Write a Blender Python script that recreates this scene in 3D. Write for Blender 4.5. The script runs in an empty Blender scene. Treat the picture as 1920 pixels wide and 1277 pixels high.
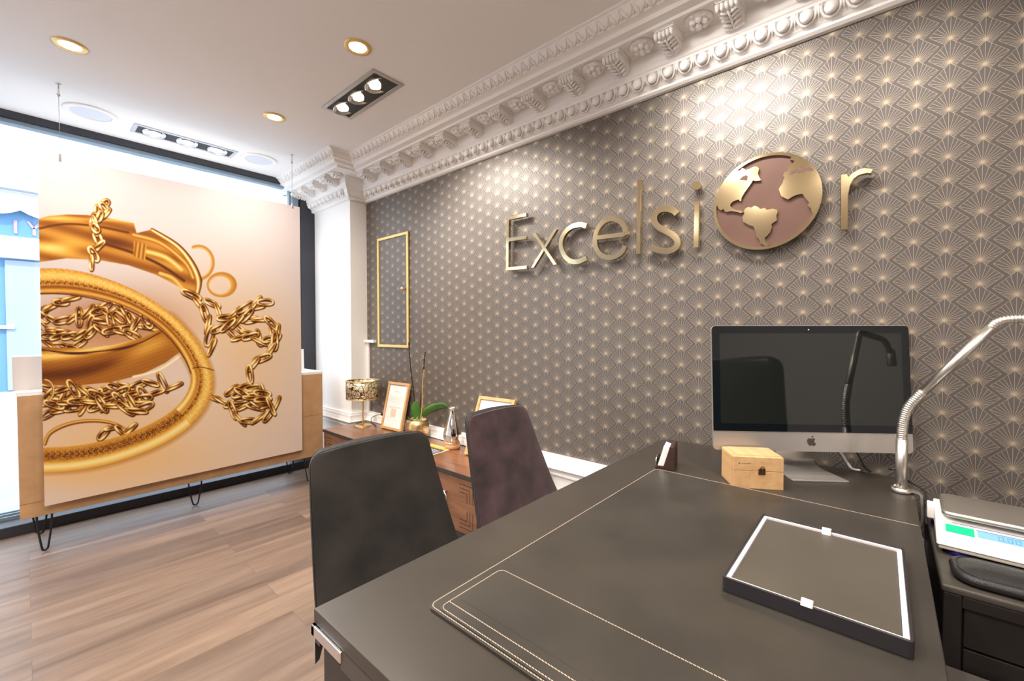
import bpy, bmesh, math, random
import numpy as np
from mathutils import Vector, Matrix
from mathutils.geometry import tessellate_polygon

# ------------------------------------------------------------------ camera, world, exposure
SC = bpy.context.scene
SC.view_settings.view_transform = 'Standard'
SC.view_settings.look = 'None'
SC.view_settings.gamma = 1.0
SC.view_settings.use_curve_mapping = False
SC.view_settings.exposure = 1.32
COL = SC.collection

FOC = 800.0                       # focal length in pixels of a 1920 x 1277 frame
YAW = math.radians(48.86)
PIT = math.radians(-1.275)
CAMH = 1.25
cd = bpy.data.cameras.new('camera')
cam = bpy.data.objects.new('camera', cd); COL.objects.link(cam)
cd.sensor_width = 36.0; cd.lens = 36.0 * FOC / 1920.0; cd.clip_start = 0.02; cd.clip_end = 200
cam.location = (0, 0, CAMH)
FW = Vector((math.sin(YAW) * math.cos(PIT), math.cos(YAW) * math.cos(PIT), math.sin(PIT)))
cam.rotation_euler = FW.to_track_quat('-Z', 'Y').to_euler()
SC.camera = cam
RT = Vector((math.cos(YAW), -math.sin(YAW), 0)); UP = RT.cross(FW)

def on(px, py, ax, v):
    """the point where a sight line of the photo meets the plane axis=v (used to read off sizes)"""
    d = FW + RT * ((px - 960) / FOC) - UP * ((py - 638.5) / FOC)
    c = Vector((0, 0, CAMH)); t = (v - c[ax]) / d[ax]
    return c + d * t

world = bpy.data.worlds.new('world'); SC.world = world; world.use_nodes = True
bg = world.node_tree.nodes['Background']
bg.inputs[0].default_value = (0.84, 0.91, 1.0, 1); bg.inputs[1].default_value = 1.55

sun = bpy.data.lights.new('sun', 'SUN'); sun.energy = 1.4; sun.angle = math.radians(3); sun.color = (1, .97, .92)
so = bpy.data.objects.new('sun', sun); COL.objects.link(so)
so.rotation_euler = Vector((0.25, 1.0, -0.9)).to_track_quat('-Z', 'Y').to_euler()

por = bpy.data.lights.new('window_portal', 'AREA'); por.shape = 'RECTANGLE'; por.size = 4.4; por.size_y = 2.5
por.cycles.is_portal = True
po = bpy.data.objects.new('window_portal', por); COL.objects.link(po)
po.location = (-.45, 4.12, 1.3); po.rotation_euler = (math.radians(-90), 0, 0)

ROOM_E = 1.05                      # overall power of the ceiling lamps

# ------------------------------------------------------------------ materials
MATS = {}
def mat(name, col, rough=.5, metal=0., spec=.5, emit=None, es=0., noise=0., nscale=8., bump=0., bscale=60., sheen=0., coat=0., trans=0., ior=1.45, stretch=None, alpha=1.):
    if name in MATS: return MATS[name]
    m = bpy.data.materials.new(name); m.use_nodes = True
    nt = m.node_tree; b = nt.nodes['Principled BSDF']
    c = (col[0], col[1], col[2], 1)
    b.inputs['Base Color'].default_value = c
    b.inputs['Roughness'].default_value = rough; b.inputs['Metallic'].default_value = metal
    b.inputs['Specular IOR Level'].default_value = spec
    b.inputs['Sheen Weight'].default_value = sheen; b.inputs['Coat Weight'].default_value = coat
    b.inputs['Transmission Weight'].default_value = trans; b.inputs['IOR'].default_value = ior
    b.inputs['Alpha'].default_value = alpha
    if emit: b.inputs['Emission Color'].default_value = (*emit, 1); b.inputs['Emission Strength'].default_value = es
    if noise or bump:
        tc = nt.nodes.new('ShaderNodeTexCoord'); mp = nt.nodes.new('ShaderNodeMapping')
        nt.links.new(tc.outputs['Object'], mp.inputs[0])
        if stretch: mp.inputs['Scale'].default_value = stretch
    if noise:
        n = nt.nodes.new('ShaderNodeTexNoise'); n.inputs['Scale'].default_value = nscale; n.inputs['Detail'].default_value = 6
        nt.links.new(mp.outputs[0], n.inputs['Vector'])
        mx = nt.nodes.new('ShaderNodeMix'); mx.data_type = 'RGBA'
        mx.inputs[6].default_value = tuple(max(0, x * (1 - noise)) for x in col) + (1,)
        mx.inputs[7].default_value = tuple(min(1, x * (1 + noise)) for x in col) + (1,)
        cr = nt.nodes.new('ShaderNodeMapRange'); cr.inputs[1].default_value = .3; cr.inputs[2].default_value = .7
        nt.links.new(n.outputs[0], cr.inputs[0]); nt.links.new(cr.outputs[0], mx.inputs[0])
        nt.links.new(mx.outputs[2], b.inputs['Base Color'])
    if bump:
        n2 = nt.nodes.new('ShaderNodeTexNoise'); n2.inputs['Scale'].default_value = bscale; n2.inputs['Detail'].default_value = 4
        nt.links.new(mp.outputs[0], n2.inputs['Vector'])
        bp = nt.nodes.new('ShaderNodeBump'); bp.inputs['Strength'].default_value = bump; bp.inputs['Distance'].default_value = .002
        nt.links.new(n2.outputs[0], bp.inputs['Height']); nt.links.new(bp.outputs[0], b.inputs['Normal'])
    MATS[name] = m
    return m

class X:
    """tiny expression builder over math nodes"""
    def __init__(s, nt, sock): s.nt = nt; s.s = sock
    def op(s, o, *a):
        n = s.nt.nodes.new('ShaderNodeMath'); n.operation = o
        for i, v in enumerate((s,) + a):
            if isinstance(v, X): s.nt.links.new(v.s, n.inputs[i])
            else: n.inputs[i].default_value = v
        return X(s.nt, n.outputs[0])
    def __add__(s, o): return s.op('ADD', o)
    def __sub__(s, o): return s.op('SUBTRACT', o)
    def __mul__(s, o): return s.op('MULTIPLY', o)
    def rsub(s, v): return s.op('MULTIPLY', -1.0) + v
    def abs(s): return s.op('ABSOLUTE')
    def mod(s, v): return s.op('FLOORED_MODULO', v)
    def lt(s, v): return s.op('LESS_THAN', v)
    def gt(s, v): return s.op('GREATER_THAN', v)
    def mx(s, v): return s.op('MAXIMUM', v)
    def mn(s, v): return s.op('MINIMUM', v)

def wallpaper():
    m = bpy.data.materials.new('fan_wallpaper'); m.use_nodes = True; nt = m.node_tree; b = nt.nodes['Principled BSDF']
    tc = nt.nodes.new('ShaderNodeTexCoord'); sp = nt.nodes.new('ShaderNodeSeparateXYZ')
    nt.links.new(tc.outputs['Object'], sp.inputs[0])
    Y = X(nt, sp.outputs[1]); Z = X(nt, sp.outputs[2])
    PX, PZ, Rr = .0777, .0765, .0512
    def fans(y0, z0):
        u = (Y - (y0 - PX)).mod(2 * PX) - PX                    # -PX..PX around a column centre
        au = u.abs()
        wr = (Z.rsub(z0)) - au                                   # distance below the apex, less |u|
        w = wr.mod(PZ) + au
        ins = (w + au).lt(2 * Rr)
        # outline
        e1 = (w - au).lt(.0012)
        e2 = (w + au).gt(2 * Rr - .0013)
        ws = w - (PZ - .004)                                     # below the star point (negative above)
        up = ws * -1.0
        ang = u.op('ARCTAN2', up)
        st = math.radians(13.0)
        a = (ang + st * 10.5).mod(st) - st * .5
        r = ((u * u) + (up * up)).op('SQRT')
        ray = (a.op('SINE').abs() * r).lt(.00052)
        glow = r.lt(.0016)
        line = e1.mx(e2).mx(ray).mx(glow) * ins
        return ins, line, glow * ins
    i1, l1, g1 = fans(-.147, 1.358 + .0)
    i2, l2, g2 = fans(-.147 + PX, 1.358 + PZ / 2)
    line = l1.mx(l2); ins = i1.mx(i2); glow = g1.mx(g2)
    n = nt.nodes.new('ShaderNodeTexNoise'); n.inputs['Scale'].default_value = 3; n.inputs['Detail'].default_value = 5
    nt.links.new(tc.outputs['Object'], n.inputs['Vector'])
    def mix(f, A, B):
        k = nt.nodes.new('ShaderNodeMix'); k.data_type = 'RGBA'
        nt.links.new(f.s, k.inputs[0])
        for i, v in ((6, A), (7, B)):
            if isinstance(v, tuple): k.inputs[i].default_value = (*v, 1)
            else: nt.links.new(v, k.inputs[i])
        return k.outputs[2]
    base = mix(ins, (.080, .070, .063), (.088, .078, .073))
    c = mix(line, base, (.37, .30, .225))
    c = mix(glow, c, (.52, .39, .25))
    nt.links.new(c, b.inputs['Base Color'])
    b.inputs['Roughness'].default_value = .42
    b.inputs['Specular IOR Level'].default_value = .45
    nt.links.new((line * .35).s, b.inputs['Metallic'])
    # slight paper waves
    n2 = nt.nodes.new('ShaderNodeTexNoise'); n2.inputs['Scale'].default_value = 260; n2.inputs['Detail'].default_value = 2
    nt.links.new(tc.outputs['Object'], n2.inputs['Vector'])
    bp = nt.nodes.new('ShaderNodeBump'); bp.inputs['Strength'].default_value = .12; bp.inputs['Distance'].default_value = .001
    nt.links.new(n2.outputs[0], bp.inputs['Height']); nt.links.new(bp.outputs[0], b.inputs['Normal'])
    return m
M_PAPER = wallpaper()

def wood(name, c1, c2, scale, grain_axis=0, plank=None, rough=.4, coat=0., gs=1.0):
    """wood grain running along grain_axis; plank=(length,width) lays floor boards along x"""
    m = bpy.data.materials.new(name); m.use_nodes = True; nt = m.node_tree; b = nt.nodes['Principled BSDF']
    tc = nt.nodes.new('ShaderNodeTexCoord'); mp = nt.nodes.new('ShaderNodeMapping')
    nt.links.new(tc.outputs['Object'], mp.inputs[0])
    s = [scale * 9] * 3; s[grain_axis] = scale; mp.inputs['Scale'].default_value = s
    n = nt.nodes.new('ShaderNodeTexNoise'); n.inputs['Scale'].default_value = gs; n.inputs['Detail'].default_value = 9; n.inputs['Roughness'].default_value = .62
    n.inputs['Distortion'].default_value = .6
    vec = mp.outputs[0]
    if plank:
        br = nt.nodes.new('ShaderNodeTexBrick'); br.inputs['Scale'].default_value = 1.0
        br.inputs['Brick Width'].default_value = plank[0]; br.inputs['Row Height'].default_value = plank[1]
        br.inputs['Mortar Size'].default_value = .0012; br.inputs['Mortar Smooth'].default_value = .3
        br.inputs['Color1'].default_value = (0, 0, 0, 1); br.inputs['Color2'].default_value = (1, 1, 1, 1); br.inputs['Mortar'].default_value = (.5, .5, .5, 1)
        br.offset = .37; br.offset_frequency = 2
        nt.links.new(tc.outputs['Object'], br.inputs['Vector'])
        va = nt.nodes.new('ShaderNodeVectorMath'); va.operation = 'MULTIPLY_ADD'
        va.inputs[1].default_value = (37, 53, 11)
        nt.links.new(br.outputs['Color'], va.inputs[0]); nt.links.new(mp.outputs[0], va.inputs[2]); vec = va.outputs[0]
    nt.links.new(vec, n.inputs['Vector'])
    cr = nt.nodes.new('ShaderNodeValToRGB'); cr.color_ramp.elements[0].position = .30; cr.color_ramp.elements[1].position = .70
    cr.color_ramp.elements[0].color = (*c1, 1); cr.color_ramp.elements[1].color = (*c2, 1)
    nt.links.new(n.outputs[0], cr.inputs[0]); out = cr.outputs[0]
    if plank:
        k = nt.nodes.new('ShaderNodeMix'); k.data_type = 'RGBA'; k.blend_type = 'MULTIPLY'; k.inputs[0].default_value = 1
        r2 = nt.nodes.new('ShaderNodeValToRGB'); r2.color_ramp.elements[0].color = (.74, .74, .76, 1); r2.color_ramp.elements[1].color = (1.08, 1.06, 1.02, 1)
        nt.links.new(br.outputs['Color'], r2.inputs[0])
        nt.links.new(out, k.inputs[6]); nt.links.new(r2.outputs[0], k.inputs[7])
        k2 = nt.nodes.new('ShaderNodeMix'); k2.data_type = 'RGBA'; k2.inputs[7].default_value = (.07, .045, .03, 1)
        mm = nt.nodes.new('ShaderNodeMath'); mm.operation = 'MULTIPLY'; mm.inputs[1].default_value = .55
        nt.links.new(br.outputs['Fac'], mm.inputs[0]); nt.links.new(mm.outputs[0], k2.inputs[0]); nt.links.new(k.outputs[2], k2.inputs[6]); out = k2.outputs[2]
    nt.links.new(out, b.inputs['Base Color'])
    b.inputs['Roughness'].default_value = rough; b.inputs['Coat Weight'].default_value = coat; b.inputs['Coat Roughness'].default_value = .2
    bp = nt.nodes.new('ShaderNodeBump'); bp.inputs['Strength'].default_value = .08; bp.inputs['Distance'].default_value = .002
    nt.links.new(n.outputs[0], bp.inputs['Height']); nt.links.new(bp.outputs[0], b.inputs['Normal'])
    MATS[name] = m
    return m

M_FLOOR = wood('floor_planks', (.148, .100, .074), (.325, .236, .180), 1.1, 0, (1.22, .152), .42)
M_WALNUT = wood('walnut', (.115, .046, .020), (.30, .125, .055), 2.4, 1, None, .30, .25)
M_WALNUTF = wood('walnut_front', (.13, .055, .026), (.27, .125, .062), 2.4, 1, None, .38, .1)
M_OAK = wood('pale_oak', (.50, .27, .105), (.66, .40, .17), 5, 2, None, .45)
M_PINE = wood('pine_box', (.47, .27, .115), (.60, .38, .19), 3.2, 1, None, .5)
M_MDF = mat('raw_fibreboard', (.44, .255, .125), .75, noise=.10, nscale=14)
M_WHITE = mat('white_paint', (.86, .84, .82), .55)
M_PLASTER = mat('plaster_white', (.88, .86, .84), .6)
M_CEIL = mat('ceiling_paint', (.87, .86, .85), .8)
M_WALL = mat('grey_wall_paint', (.74, .72, .70), .8)
M_BLACK = mat('black_metal', (.012, .012, .013), .38, spec=.5)
M_FRAME = mat('window_frame_black', (.035, .037, .045), .35)
M_FRAMEB = mat('window_frame_blue_grey', (.20, .27, .33), .35)
M_BRASS = mat('polished_brass', (.68, .545, .33), .13, metal=1., noise=.05, nscale=3)
M_GOLD = mat('gold_paint', (.80, .58, .24), .32, metal=.75)
M_COPPER = mat('rose_copper', (.125, .066, .050), .42, metal=.3, noise=.10, nscale=7)
M_CHROME = mat('chrome', (.72, .71, .70), .16, metal=1.)
M_STEEL = mat('brushed_steel', (.66, .62, .57), .36, metal=1., bump=.15, bscale=120, stretch=(1, 1, 6))
M_ALU = mat('aluminium', (.50, .47, .44), .36, metal=.75)
M_GLASSBLK = mat('screen_black', (.004, .006, .008), .02, spec=.5)
M_SCREEN = mat('display_black', (.010, .012, .011), .03, spec=.75)
M_DESK = mat('desk_black', (.034, .028, .022), .33, spec=.6, bump=.04, bscale=700, noise=.10, nscale=9)
M_DESKED = mat('desk_edge_black', (.022, .018, .016), .45)
M_LEATHER = mat('desk_pad_leather', (.031, .027, .022), .38, spec=.6, bump=.07, bscale=420, noise=.30, nscale=5)
M_STITCH = mat('cream_thread', (.46, .37, .29), .8)
M_VELB = mat('velvet_black_brown', (.016, .0125, .0105), .9, sheen=.06, noise=.6, nscale=7, bump=.25, bscale=380)
M_VELP = mat('velvet_aubergine', (.046, .023, .026), .85, sheen=.18, noise=.62, nscale=8, bump=.25, bscale=380)
M_PIPE = mat('chair_piping', (.022, .019, .018), .5)
M_BACKV = mat('chair_shell_black', (.007, .006, .006), .75)
M_DARKBR = mat('dark_brown_leatherette', (.040, .018, .014), .45)
M_PAPERW = mat('white_card', (.78, .76, .74), .7)
M_GREY = mat('grey_card', (.52, .46, .43), .8)
M_INK = mat('grey_ink', (.36, .34, .34), .8)
M_ORANGE = mat('orange_ink', (.72, .36, .08), .8)
M_PLASTW = mat('white_plastic', (.78, .75, .72), .4)
M_GREEN = mat('green_sticker', (.0, .42, .20), .5)
M_BLUE = mat('cobalt_plastic', (.018, .016, .20), .35)
M_LCD = mat('lcd_blue', (.16, .36, .56), .35)
M_LCDT = mat('lcd_digit', (.08, .22, .42), .4)
M_TRAYF = mat('tray_velvet', (.055, .046, .033), .40, sheen=.1, noise=.12, nscale=6)
M_TRAYL = mat('tray_lining', (.62, .57, .58), .8)
M_TRAYB = mat('tray_black', (.018, .016, .018), .42)
M_RIBBON = mat('ribbon', (.76, .72, .68), .6)
M_CABBLK = mat('cabinet_black', (.014, .010, .009), .5)
M_CABTOP = mat('cabinet_top', (.060, .052, .043), .38)
M_PADL = mat('black_leather_pad', (.018, .018, .018), .38, bump=.6, bscale=420)
M_LEAF = mat('orchid_leaf', (.055, .165, .022), .35, noise=.25, nscale=14)
M_STEM = mat('orchid_stem', (.035, .018, .012), .6)
M_CANE = mat('dry_stem', (.45, .27, .08), .6)
M_ROOT = mat('aerial_root', (.55, .45, .25), .7)
M_SOIL = mat('bark_chips', (.06, .035, .02), .9, noise=.5, nscale=60, bump=1, bscale=120)
M_POT = mat('hammered_gold', (.74, .52, .26), .27, metal=1., bump=1.0, bscale=55, noise=.15, nscale=20, stretch=(1, 1, 2.2))
M_MERC = mat('mercury_glass', (.90, .91, .92), .07, metal=1.)
M_COPBASE = mat('light_wood_base', (.56, .30, .14), .4)
M_BULB = mat('lamp_glow', (1, 1, 1), .5, emit=(1., .84, .62), es=8)
M_BULBW = mat('lamp_glow_cool', (1, 1, 1), .5, emit=(1., .88, .72), es=9)
M_REFL = mat('reflector', (.72, .70, .67), .22, metal=1.)
M_SPKR = mat('speaker_mesh', (.66, .70, .76), .7)
M_ALUF = mat('fixture_grey', (.50, .48, .47), .35, metal=.5)
M_DARKG = mat('fixture_inside', (.035, .034, .034), .6)
M_CORD = mat('black_cord', (.015, .014, .014), .6)
M_CABLE = mat('steel_wire', (.42, .42, .43), .35, metal=1.)

def glass_mat():
    m = bpy.data.materials.new('window_glass'); m.use_nodes = True; nt = m.node_tree
    for n in list(nt.nodes): nt.nodes.remove(n)
    o = nt.nodes.new('ShaderNodeOutputMaterial'); t = nt.nodes.new('ShaderNodeBsdfTransparent'); g = nt.nodes.new('ShaderNodeBsdfGlossy')
    g.inputs['Roughness'].default_value = .02; t.inputs[0].default_value = (.95, .98, 1, 1)
    mx = nt.nodes.new('ShaderNodeMixShader'); mx.inputs[0].default_value = .05
    nt.links.new(t.outputs[0], mx.inputs[1]); nt.links.new(g.outputs[0], mx.inputs[2]); nt.links.new(mx.outputs[0], o.inputs[0])
    return m
M_GLASS = glass_mat()

# ------------------------------------------------------------------ mesh helpers
def obj(name, bm, m=None, parent=None, smooth=False, bevel=0., seg=2, **props):
    bmesh.ops.recalc_face_normals(bm, faces=bm.faces)
    me = bpy.data.meshes.new(name); bm.to_mesh(me); bm.free()
    o = bpy.data.objects.new(name, me); COL.objects.link(o)
    if m is not None:
        for k in (m if isinstance(m, (list, tuple)) else [m]): me.materials.append(k)
    if smooth:
        for p in me.polygons: p.use_smooth = True
    if smooth == 'auto':
        try: me.set_sharp_from_angle(angle=math.radians(40))
        except Exception: pass
    if bevel:
        md = o.modifiers.new('bevel', 'BEVEL'); md.width = bevel; md.segments = seg; md.limit_method = 'ANGLE'; md.angle_limit = math.radians(40)
    if parent is not None: o.parent = parent
    for k, v in props.items(): o[k] = v
    return o
def thing(name, label, cat, loc=(0, 0, 0), rz=0., group=None):
    o = bpy.data.objects.new(name, None); COL.objects.link(o); o.empty_display_size = .05
    o.location = loc; o.rotation_euler = (0, 0, rz); o['label'] = label; o['category'] = cat
    if group: o['group'] = group
    return o
def tag(o, label, cat, group=None):
    o['label'] = label; o['category'] = cat
    if group: o['group'] = group
    return o
def struct(o): o['kind'] = 'structure'; return o

def B(): return bmesh.new()
def box(bm, x0, x1, y0, y1, z0, z1, mi=0, mtx=None):
    v = [bm.verts.new((x, y, z)) for x in (x0, x1) for y in (y0, y1) for z in (z0, z1)]
    if mtx is not None:
        for q in v: q.co = mtx @ q.co
    for f in ((0, 1, 3, 2), (4, 6, 7, 5), (0, 4, 5, 1), (2, 3, 7, 6), (0, 2, 6, 4), (1, 5, 7, 3)):
        fc = bm.faces.new([v[i] for i in f]); fc.material_index = mi
    return bm
def prism(bm, pts, f0, f1, mi=0):
    """pts: 2-D outline; f0/f1 map (a,b) to the two 3-D end positions"""
    a = [bm.verts.new(f0(*p)) for p in pts]; b = [bm.verts.new(f1(*p)) for p in pts]
    n = len(pts)
    for i in range(n):
        fc = bm.faces.new((a[i], a[(i + 1) % n], b[(i + 1) % n], b[i])); fc.material_index = mi
    tris = tessellate_polygon([[Vector((p[0], p[1], 0)) for p in pts]])
    for L in (a, b):
        for t in tris:
            try: fc = bm.faces.new([L[i] for i in t]); fc.material_index = mi
            except ValueError: pass
    return bm
def frame_of(t):
    t = t.normalized(); a = Vector((0, 0, 1)) if abs(t.z) < .9 else Vector((1, 0, 0))
    u = t.cross(a).normalized(); return u, t.cross(u).normalized()
def tube(bm, pts, r, n=10, closed=False, mi=0, caps=True):
    pts = [Vector(p) for p in pts]; N = len(pts)
    rr = r if isinstance(r, (list, tuple)) else [r] * N
    rings = []; u = None
    for i, p in enumerate(pts):
        if closed: t = pts[(i + 1) % N] - pts[i - 1]
        else: t = pts[min(i + 1, N - 1)] - pts[max(i - 1, 0)]
        t.normalize()
        if u is None: u, w = frame_of(t)
        else:
            u = (u - t * u.dot(t)).normalized(); w = t.cross(u)
        rings.append([bm.verts.new(p + (u * math.cos(k * 2 * math.pi / n) + w * math.sin(k * 2 * math.pi / n)) * rr[i]) for k in range(n)])
    M = N if closed else N - 1
    for i in range(M):
        A, Bq = rings[i], rings[(i + 1) % N]
        for k in range(n):
            fc = bm.faces.new((A[k], A[(k + 1) % n], Bq[(k + 1) % n], Bq[k])); fc.material_index = mi; fc.smooth = True
    if not closed and caps:
        for L in (rings[0], list(reversed(rings[-1]))):
            fc = bm.faces.new(L); fc.material_index = mi
    return bm
def lathe(bm, prof, c=(0, 0, 0), n=32, mi=0, caps=True):
    c = Vector(c); rings = []
    for r, z in prof:
        rings.append([bm.verts.new(c + Vector((r * math.cos(k * 2 * math.pi / n), r * math.sin(k * 2 * math.pi / n), z))) for k in range(n)])
    for i in range(len(rings) - 1):
        for k in range(n):
            fc = bm.faces.new((rings[i][k], rings[i][(k + 1) % n], rings[i + 1][(k + 1) % n], rings[i + 1][k])); fc.material_index = mi; fc.smooth = True
    if caps:
        for L in (rings[0], rings[-1]):
            if True:
                fc = bm.faces.new(L); fc.material_index = mi
    return bm
def blob(bm, c, rx, ry, rz, seg=8, rot=None, mi=0):
    m4 = Matrix.Translation(c) @ (rot.to_4x4() if rot is not None else Matrix.Identity(4)) @ Matrix.Diagonal((rx, ry, rz, 1))
    r = bmesh.ops.create_uvsphere(bm, u_segments=seg, v_segments=max(4, seg // 2 + 1), radius=1, matrix=m4)
    for v in r['verts']:
        for f in v.link_faces: f.smooth = True; f.material_index = mi
    return bm
def sweep(bm, path, prof, side=1):
    """path: 2-D floor points, prof: (offset, z); mitred; side=+1 offsets to the left of the path"""
    P = [Vector(p) for p in path]; rows = []
    for i, p in enumerate(P):
        ds = []
        if i > 0: ds.append((P[i] - P[i - 1]).normalized())
        if i < len(P) - 1: ds.append((P[i + 1] - P[i]).normalized())
        ns = [Vector((-d.y, d.x)) * side for d in ds]
        n = ns[0] if len(ns) == 1 else (ns[0] + ns[1]).normalized() / max(.2, (ns[0] + ns[1]).normalized().dot(ns[0]))
        rows.append([bm.verts.new((p.x + n.x * d, p.y + n.y * d, z)) for d, z in prof])
    for i in range(len(rows) - 1):
        for k in range(len(prof) - 1):
            bm.faces.new((rows[i][k], rows[i + 1][k], rows[i + 1][k + 1], rows[i][k + 1]))
    for r in (rows[0], rows[-1]):
        try: bm.faces.new(r)
        except Exception: pass
    bmesh.ops.triangulate(bm, faces=[f for f in bm.faces if len(f.verts) > 4])
    return bm
def catmull(pts, k=8):
    pts = [Vector(p) for p in pts]; out = []
    for i in range(len(pts) - 1):
        p0 = pts[max(i - 1, 0)]; p1 = pts[i]; p2 = pts[i + 1]; p3 = pts[min(i + 2, len(pts) - 1)]
        for j in range(k):
            t = j / k
            out.append(.5 * ((2 * p1) + (p2 - p0) * t + (2 * p0 - 5 * p1 + 4 * p2 - p3) * t * t + (3 * p1 - p0 - 3 * p2 + p3) * t ** 3))
    out.append(pts[-1]); return out
def rrect(x0, x1, y0, y1, r, n=6):
    o = []
    for cx, cy, a in ((x1 - r, y1 - r, 0), (x0 + r, y1 - r, 90), (x0 + r, y0 + r, 180), (x1 - r, y0 + r, 270)):
        for k in range(n + 1):
            t = math.radians(a + 90 * k / n); o.append((cx + r * math.cos(t), cy + r * math.sin(t)))
    return o
def stroke2(pts, w, smooth=True):
    """outline of a constant-width stroke along 2-D points"""
    P = [Vector((p[0], p[1], 0)) for p in pts]
    if smooth: P = catmull(P, 5)
    L, R = [], []
    for i, p in enumerate(P):
        t = (P[min(i + 1, len(P) - 1)] - P[max(i - 1, 0)]).normalized(); n = Vector((-t.y, t.x, 0)) * w / 2
        L.append((p.x + n.x, p.y + n.y)); R.append((p.x - n.x, p.y - n.y))
    return L + R[::-1]

# ------------------------------------------------------------------ room shell
WX = 2.0; CX = 1.846; CY = 3.445; ZC = 2.62; WINY = 4.14
XL, YB = -2.6, -2.4
struct(obj('floor', box(B(), XL - .1, WX + .1, YB - .1, 4.2, -.06, 0), M_FLOOR))
struct(obj('ceiling', box(B(), XL - .1, WX + .1, YB - .1, 4.112, ZC, ZC + .12), M_CEIL))
struct(obj('wall_right', box(B(), WX, WX + .1, YB - .1, 4.2, 0, ZC), M_PAPER))
struct(obj('wall_left', box(B(), XL - .1, XL, YB - .1, 4.2, 0, ZC), M_WALL))
struct(obj('wall_back', box(B(), XL, WX, YB - .1, YB, 0, ZC), M_WALL))
struct(obj('wall_pier', box(B(), CX, WX - .0005, CY, 4.30, 0, ZC - .001), M_WHITE))

path = [(WX, YB), (WX, CY), (CX, CY), (CX, 4.30)]
prof = [(0, .545), (.02, .545), (.022, .531), (.026, .527), (.028, .508), (.036, .487), (.045, .473), (.032, .466), (.029, .456), (.023, .451),
        (.021, .441), (.027, .438), (.027, .430), (.015, .427), (.015, .12), (.030, .11), (.030, .004), (0, .004)]
struct(obj('baseboard_right', sweep(B(), path, prof), M_WHITE))

# cornice with its ornaments
cprof = [(0, 2.366), (.018, 2.367), (.030, 2.375), (.031, 2.383), (.024, 2.388), (.034, 2.394), (.037, 2.398), (.044, 2.405), (.052, 2.420), (.060, 2.440), (.070, 2.444),
         (.072, 2.452), (.078, 2.456), (.080, 2.470), (.084, 2.476), (.086, 2.528), (.094, 2.535), (.205, 2.535), (.212, 2.528), (.222, 2.529), (.226, 2.540), (.262, 2.544),
         (.268, 2.560), (.276, 2.563), (.296, 2.566), (.300, 2.574), (.306, 2.580), (.316, 2.590), (.326, 2.606), (.330, 2.611), (.340, 2.613), (.343, 2.6195), (0, 2.6195)]
cornice = struct(obj('trim_1', sweep(B(), path, cprof), M_PLASTER))
random.seed(4)
def runs():
    """(origin, direction, outward normal, length) of the three straight runs"""
    yield (WX, 3.445), (0, -1), (-1, 0), 3.9
    yield (CX, 3.445), (0, 1), (-1, 0), .66
bm = B()
for (ox, oy), (dx, dy), (nx, ny), L in runs():
    k = 0; s = .035 if dy > 0 else .10
    while s < L:
        def P(d, z, ds=0): return Vector((ox + dx * (s + ds) + nx * d, oy + dy * (s + ds) + ny * d, z))
        R = Matrix.Rotation(math.radians(-62) * (1 if nx < 0 else -1) * -1, 3, 'Y')
        tilt = Matrix.Rotation(math.radians(28), 3, 'Y')
        blob(bm, P(.060, 2.424), .020, .0225, .031, 12, tilt)
        # shell round the egg
        ring = []
        for a in range(-20, 201, 20):
            t = math.radians(a); ring.append(P(.066 - .020 * max(0, math.sin(t)), 2.432 - .037 * math.sin(t), .0305 * math.cos(t)))
        tube(bm, ring, .0052, 6)
        tube(bm, [P(.072, 2.442, .037), P(.052, 2.402, .037)], [.0065, .002], 6)
        s += .074
obj('egg_and_dart', bm, M_PLASTER, cornice)
bm = B()
for (ox, oy), (dx, dy), (nx, ny), L in runs():
    s = -.32 if dy < 0 else -.32
    s = .33 if dy < 0 else -.33
    i = 0
    while s < (L if dy < 0 else .34 + .3):
        def P(d, z, ds=0): return Vector((ox + dx * (s + ds) + nx * d, oy + dy * (s + ds) + ny * d, z))
        lean = .012 if i % 2 else -.012
        tube(bm, [P(.300, 2.569, -lean), P(.310, 2.583, 0), P(.326, 2.606, lean)], [.0062, .0085, .0045], 6)
        tube(bm, [P(.302, 2.571, .012), P(.312, 2.583, .012 + lean * .4)], [.004, .0028], 5)
        s += .027; i += 1
obj('leaf_band', bm, M_PLASTER, cornice)
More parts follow.
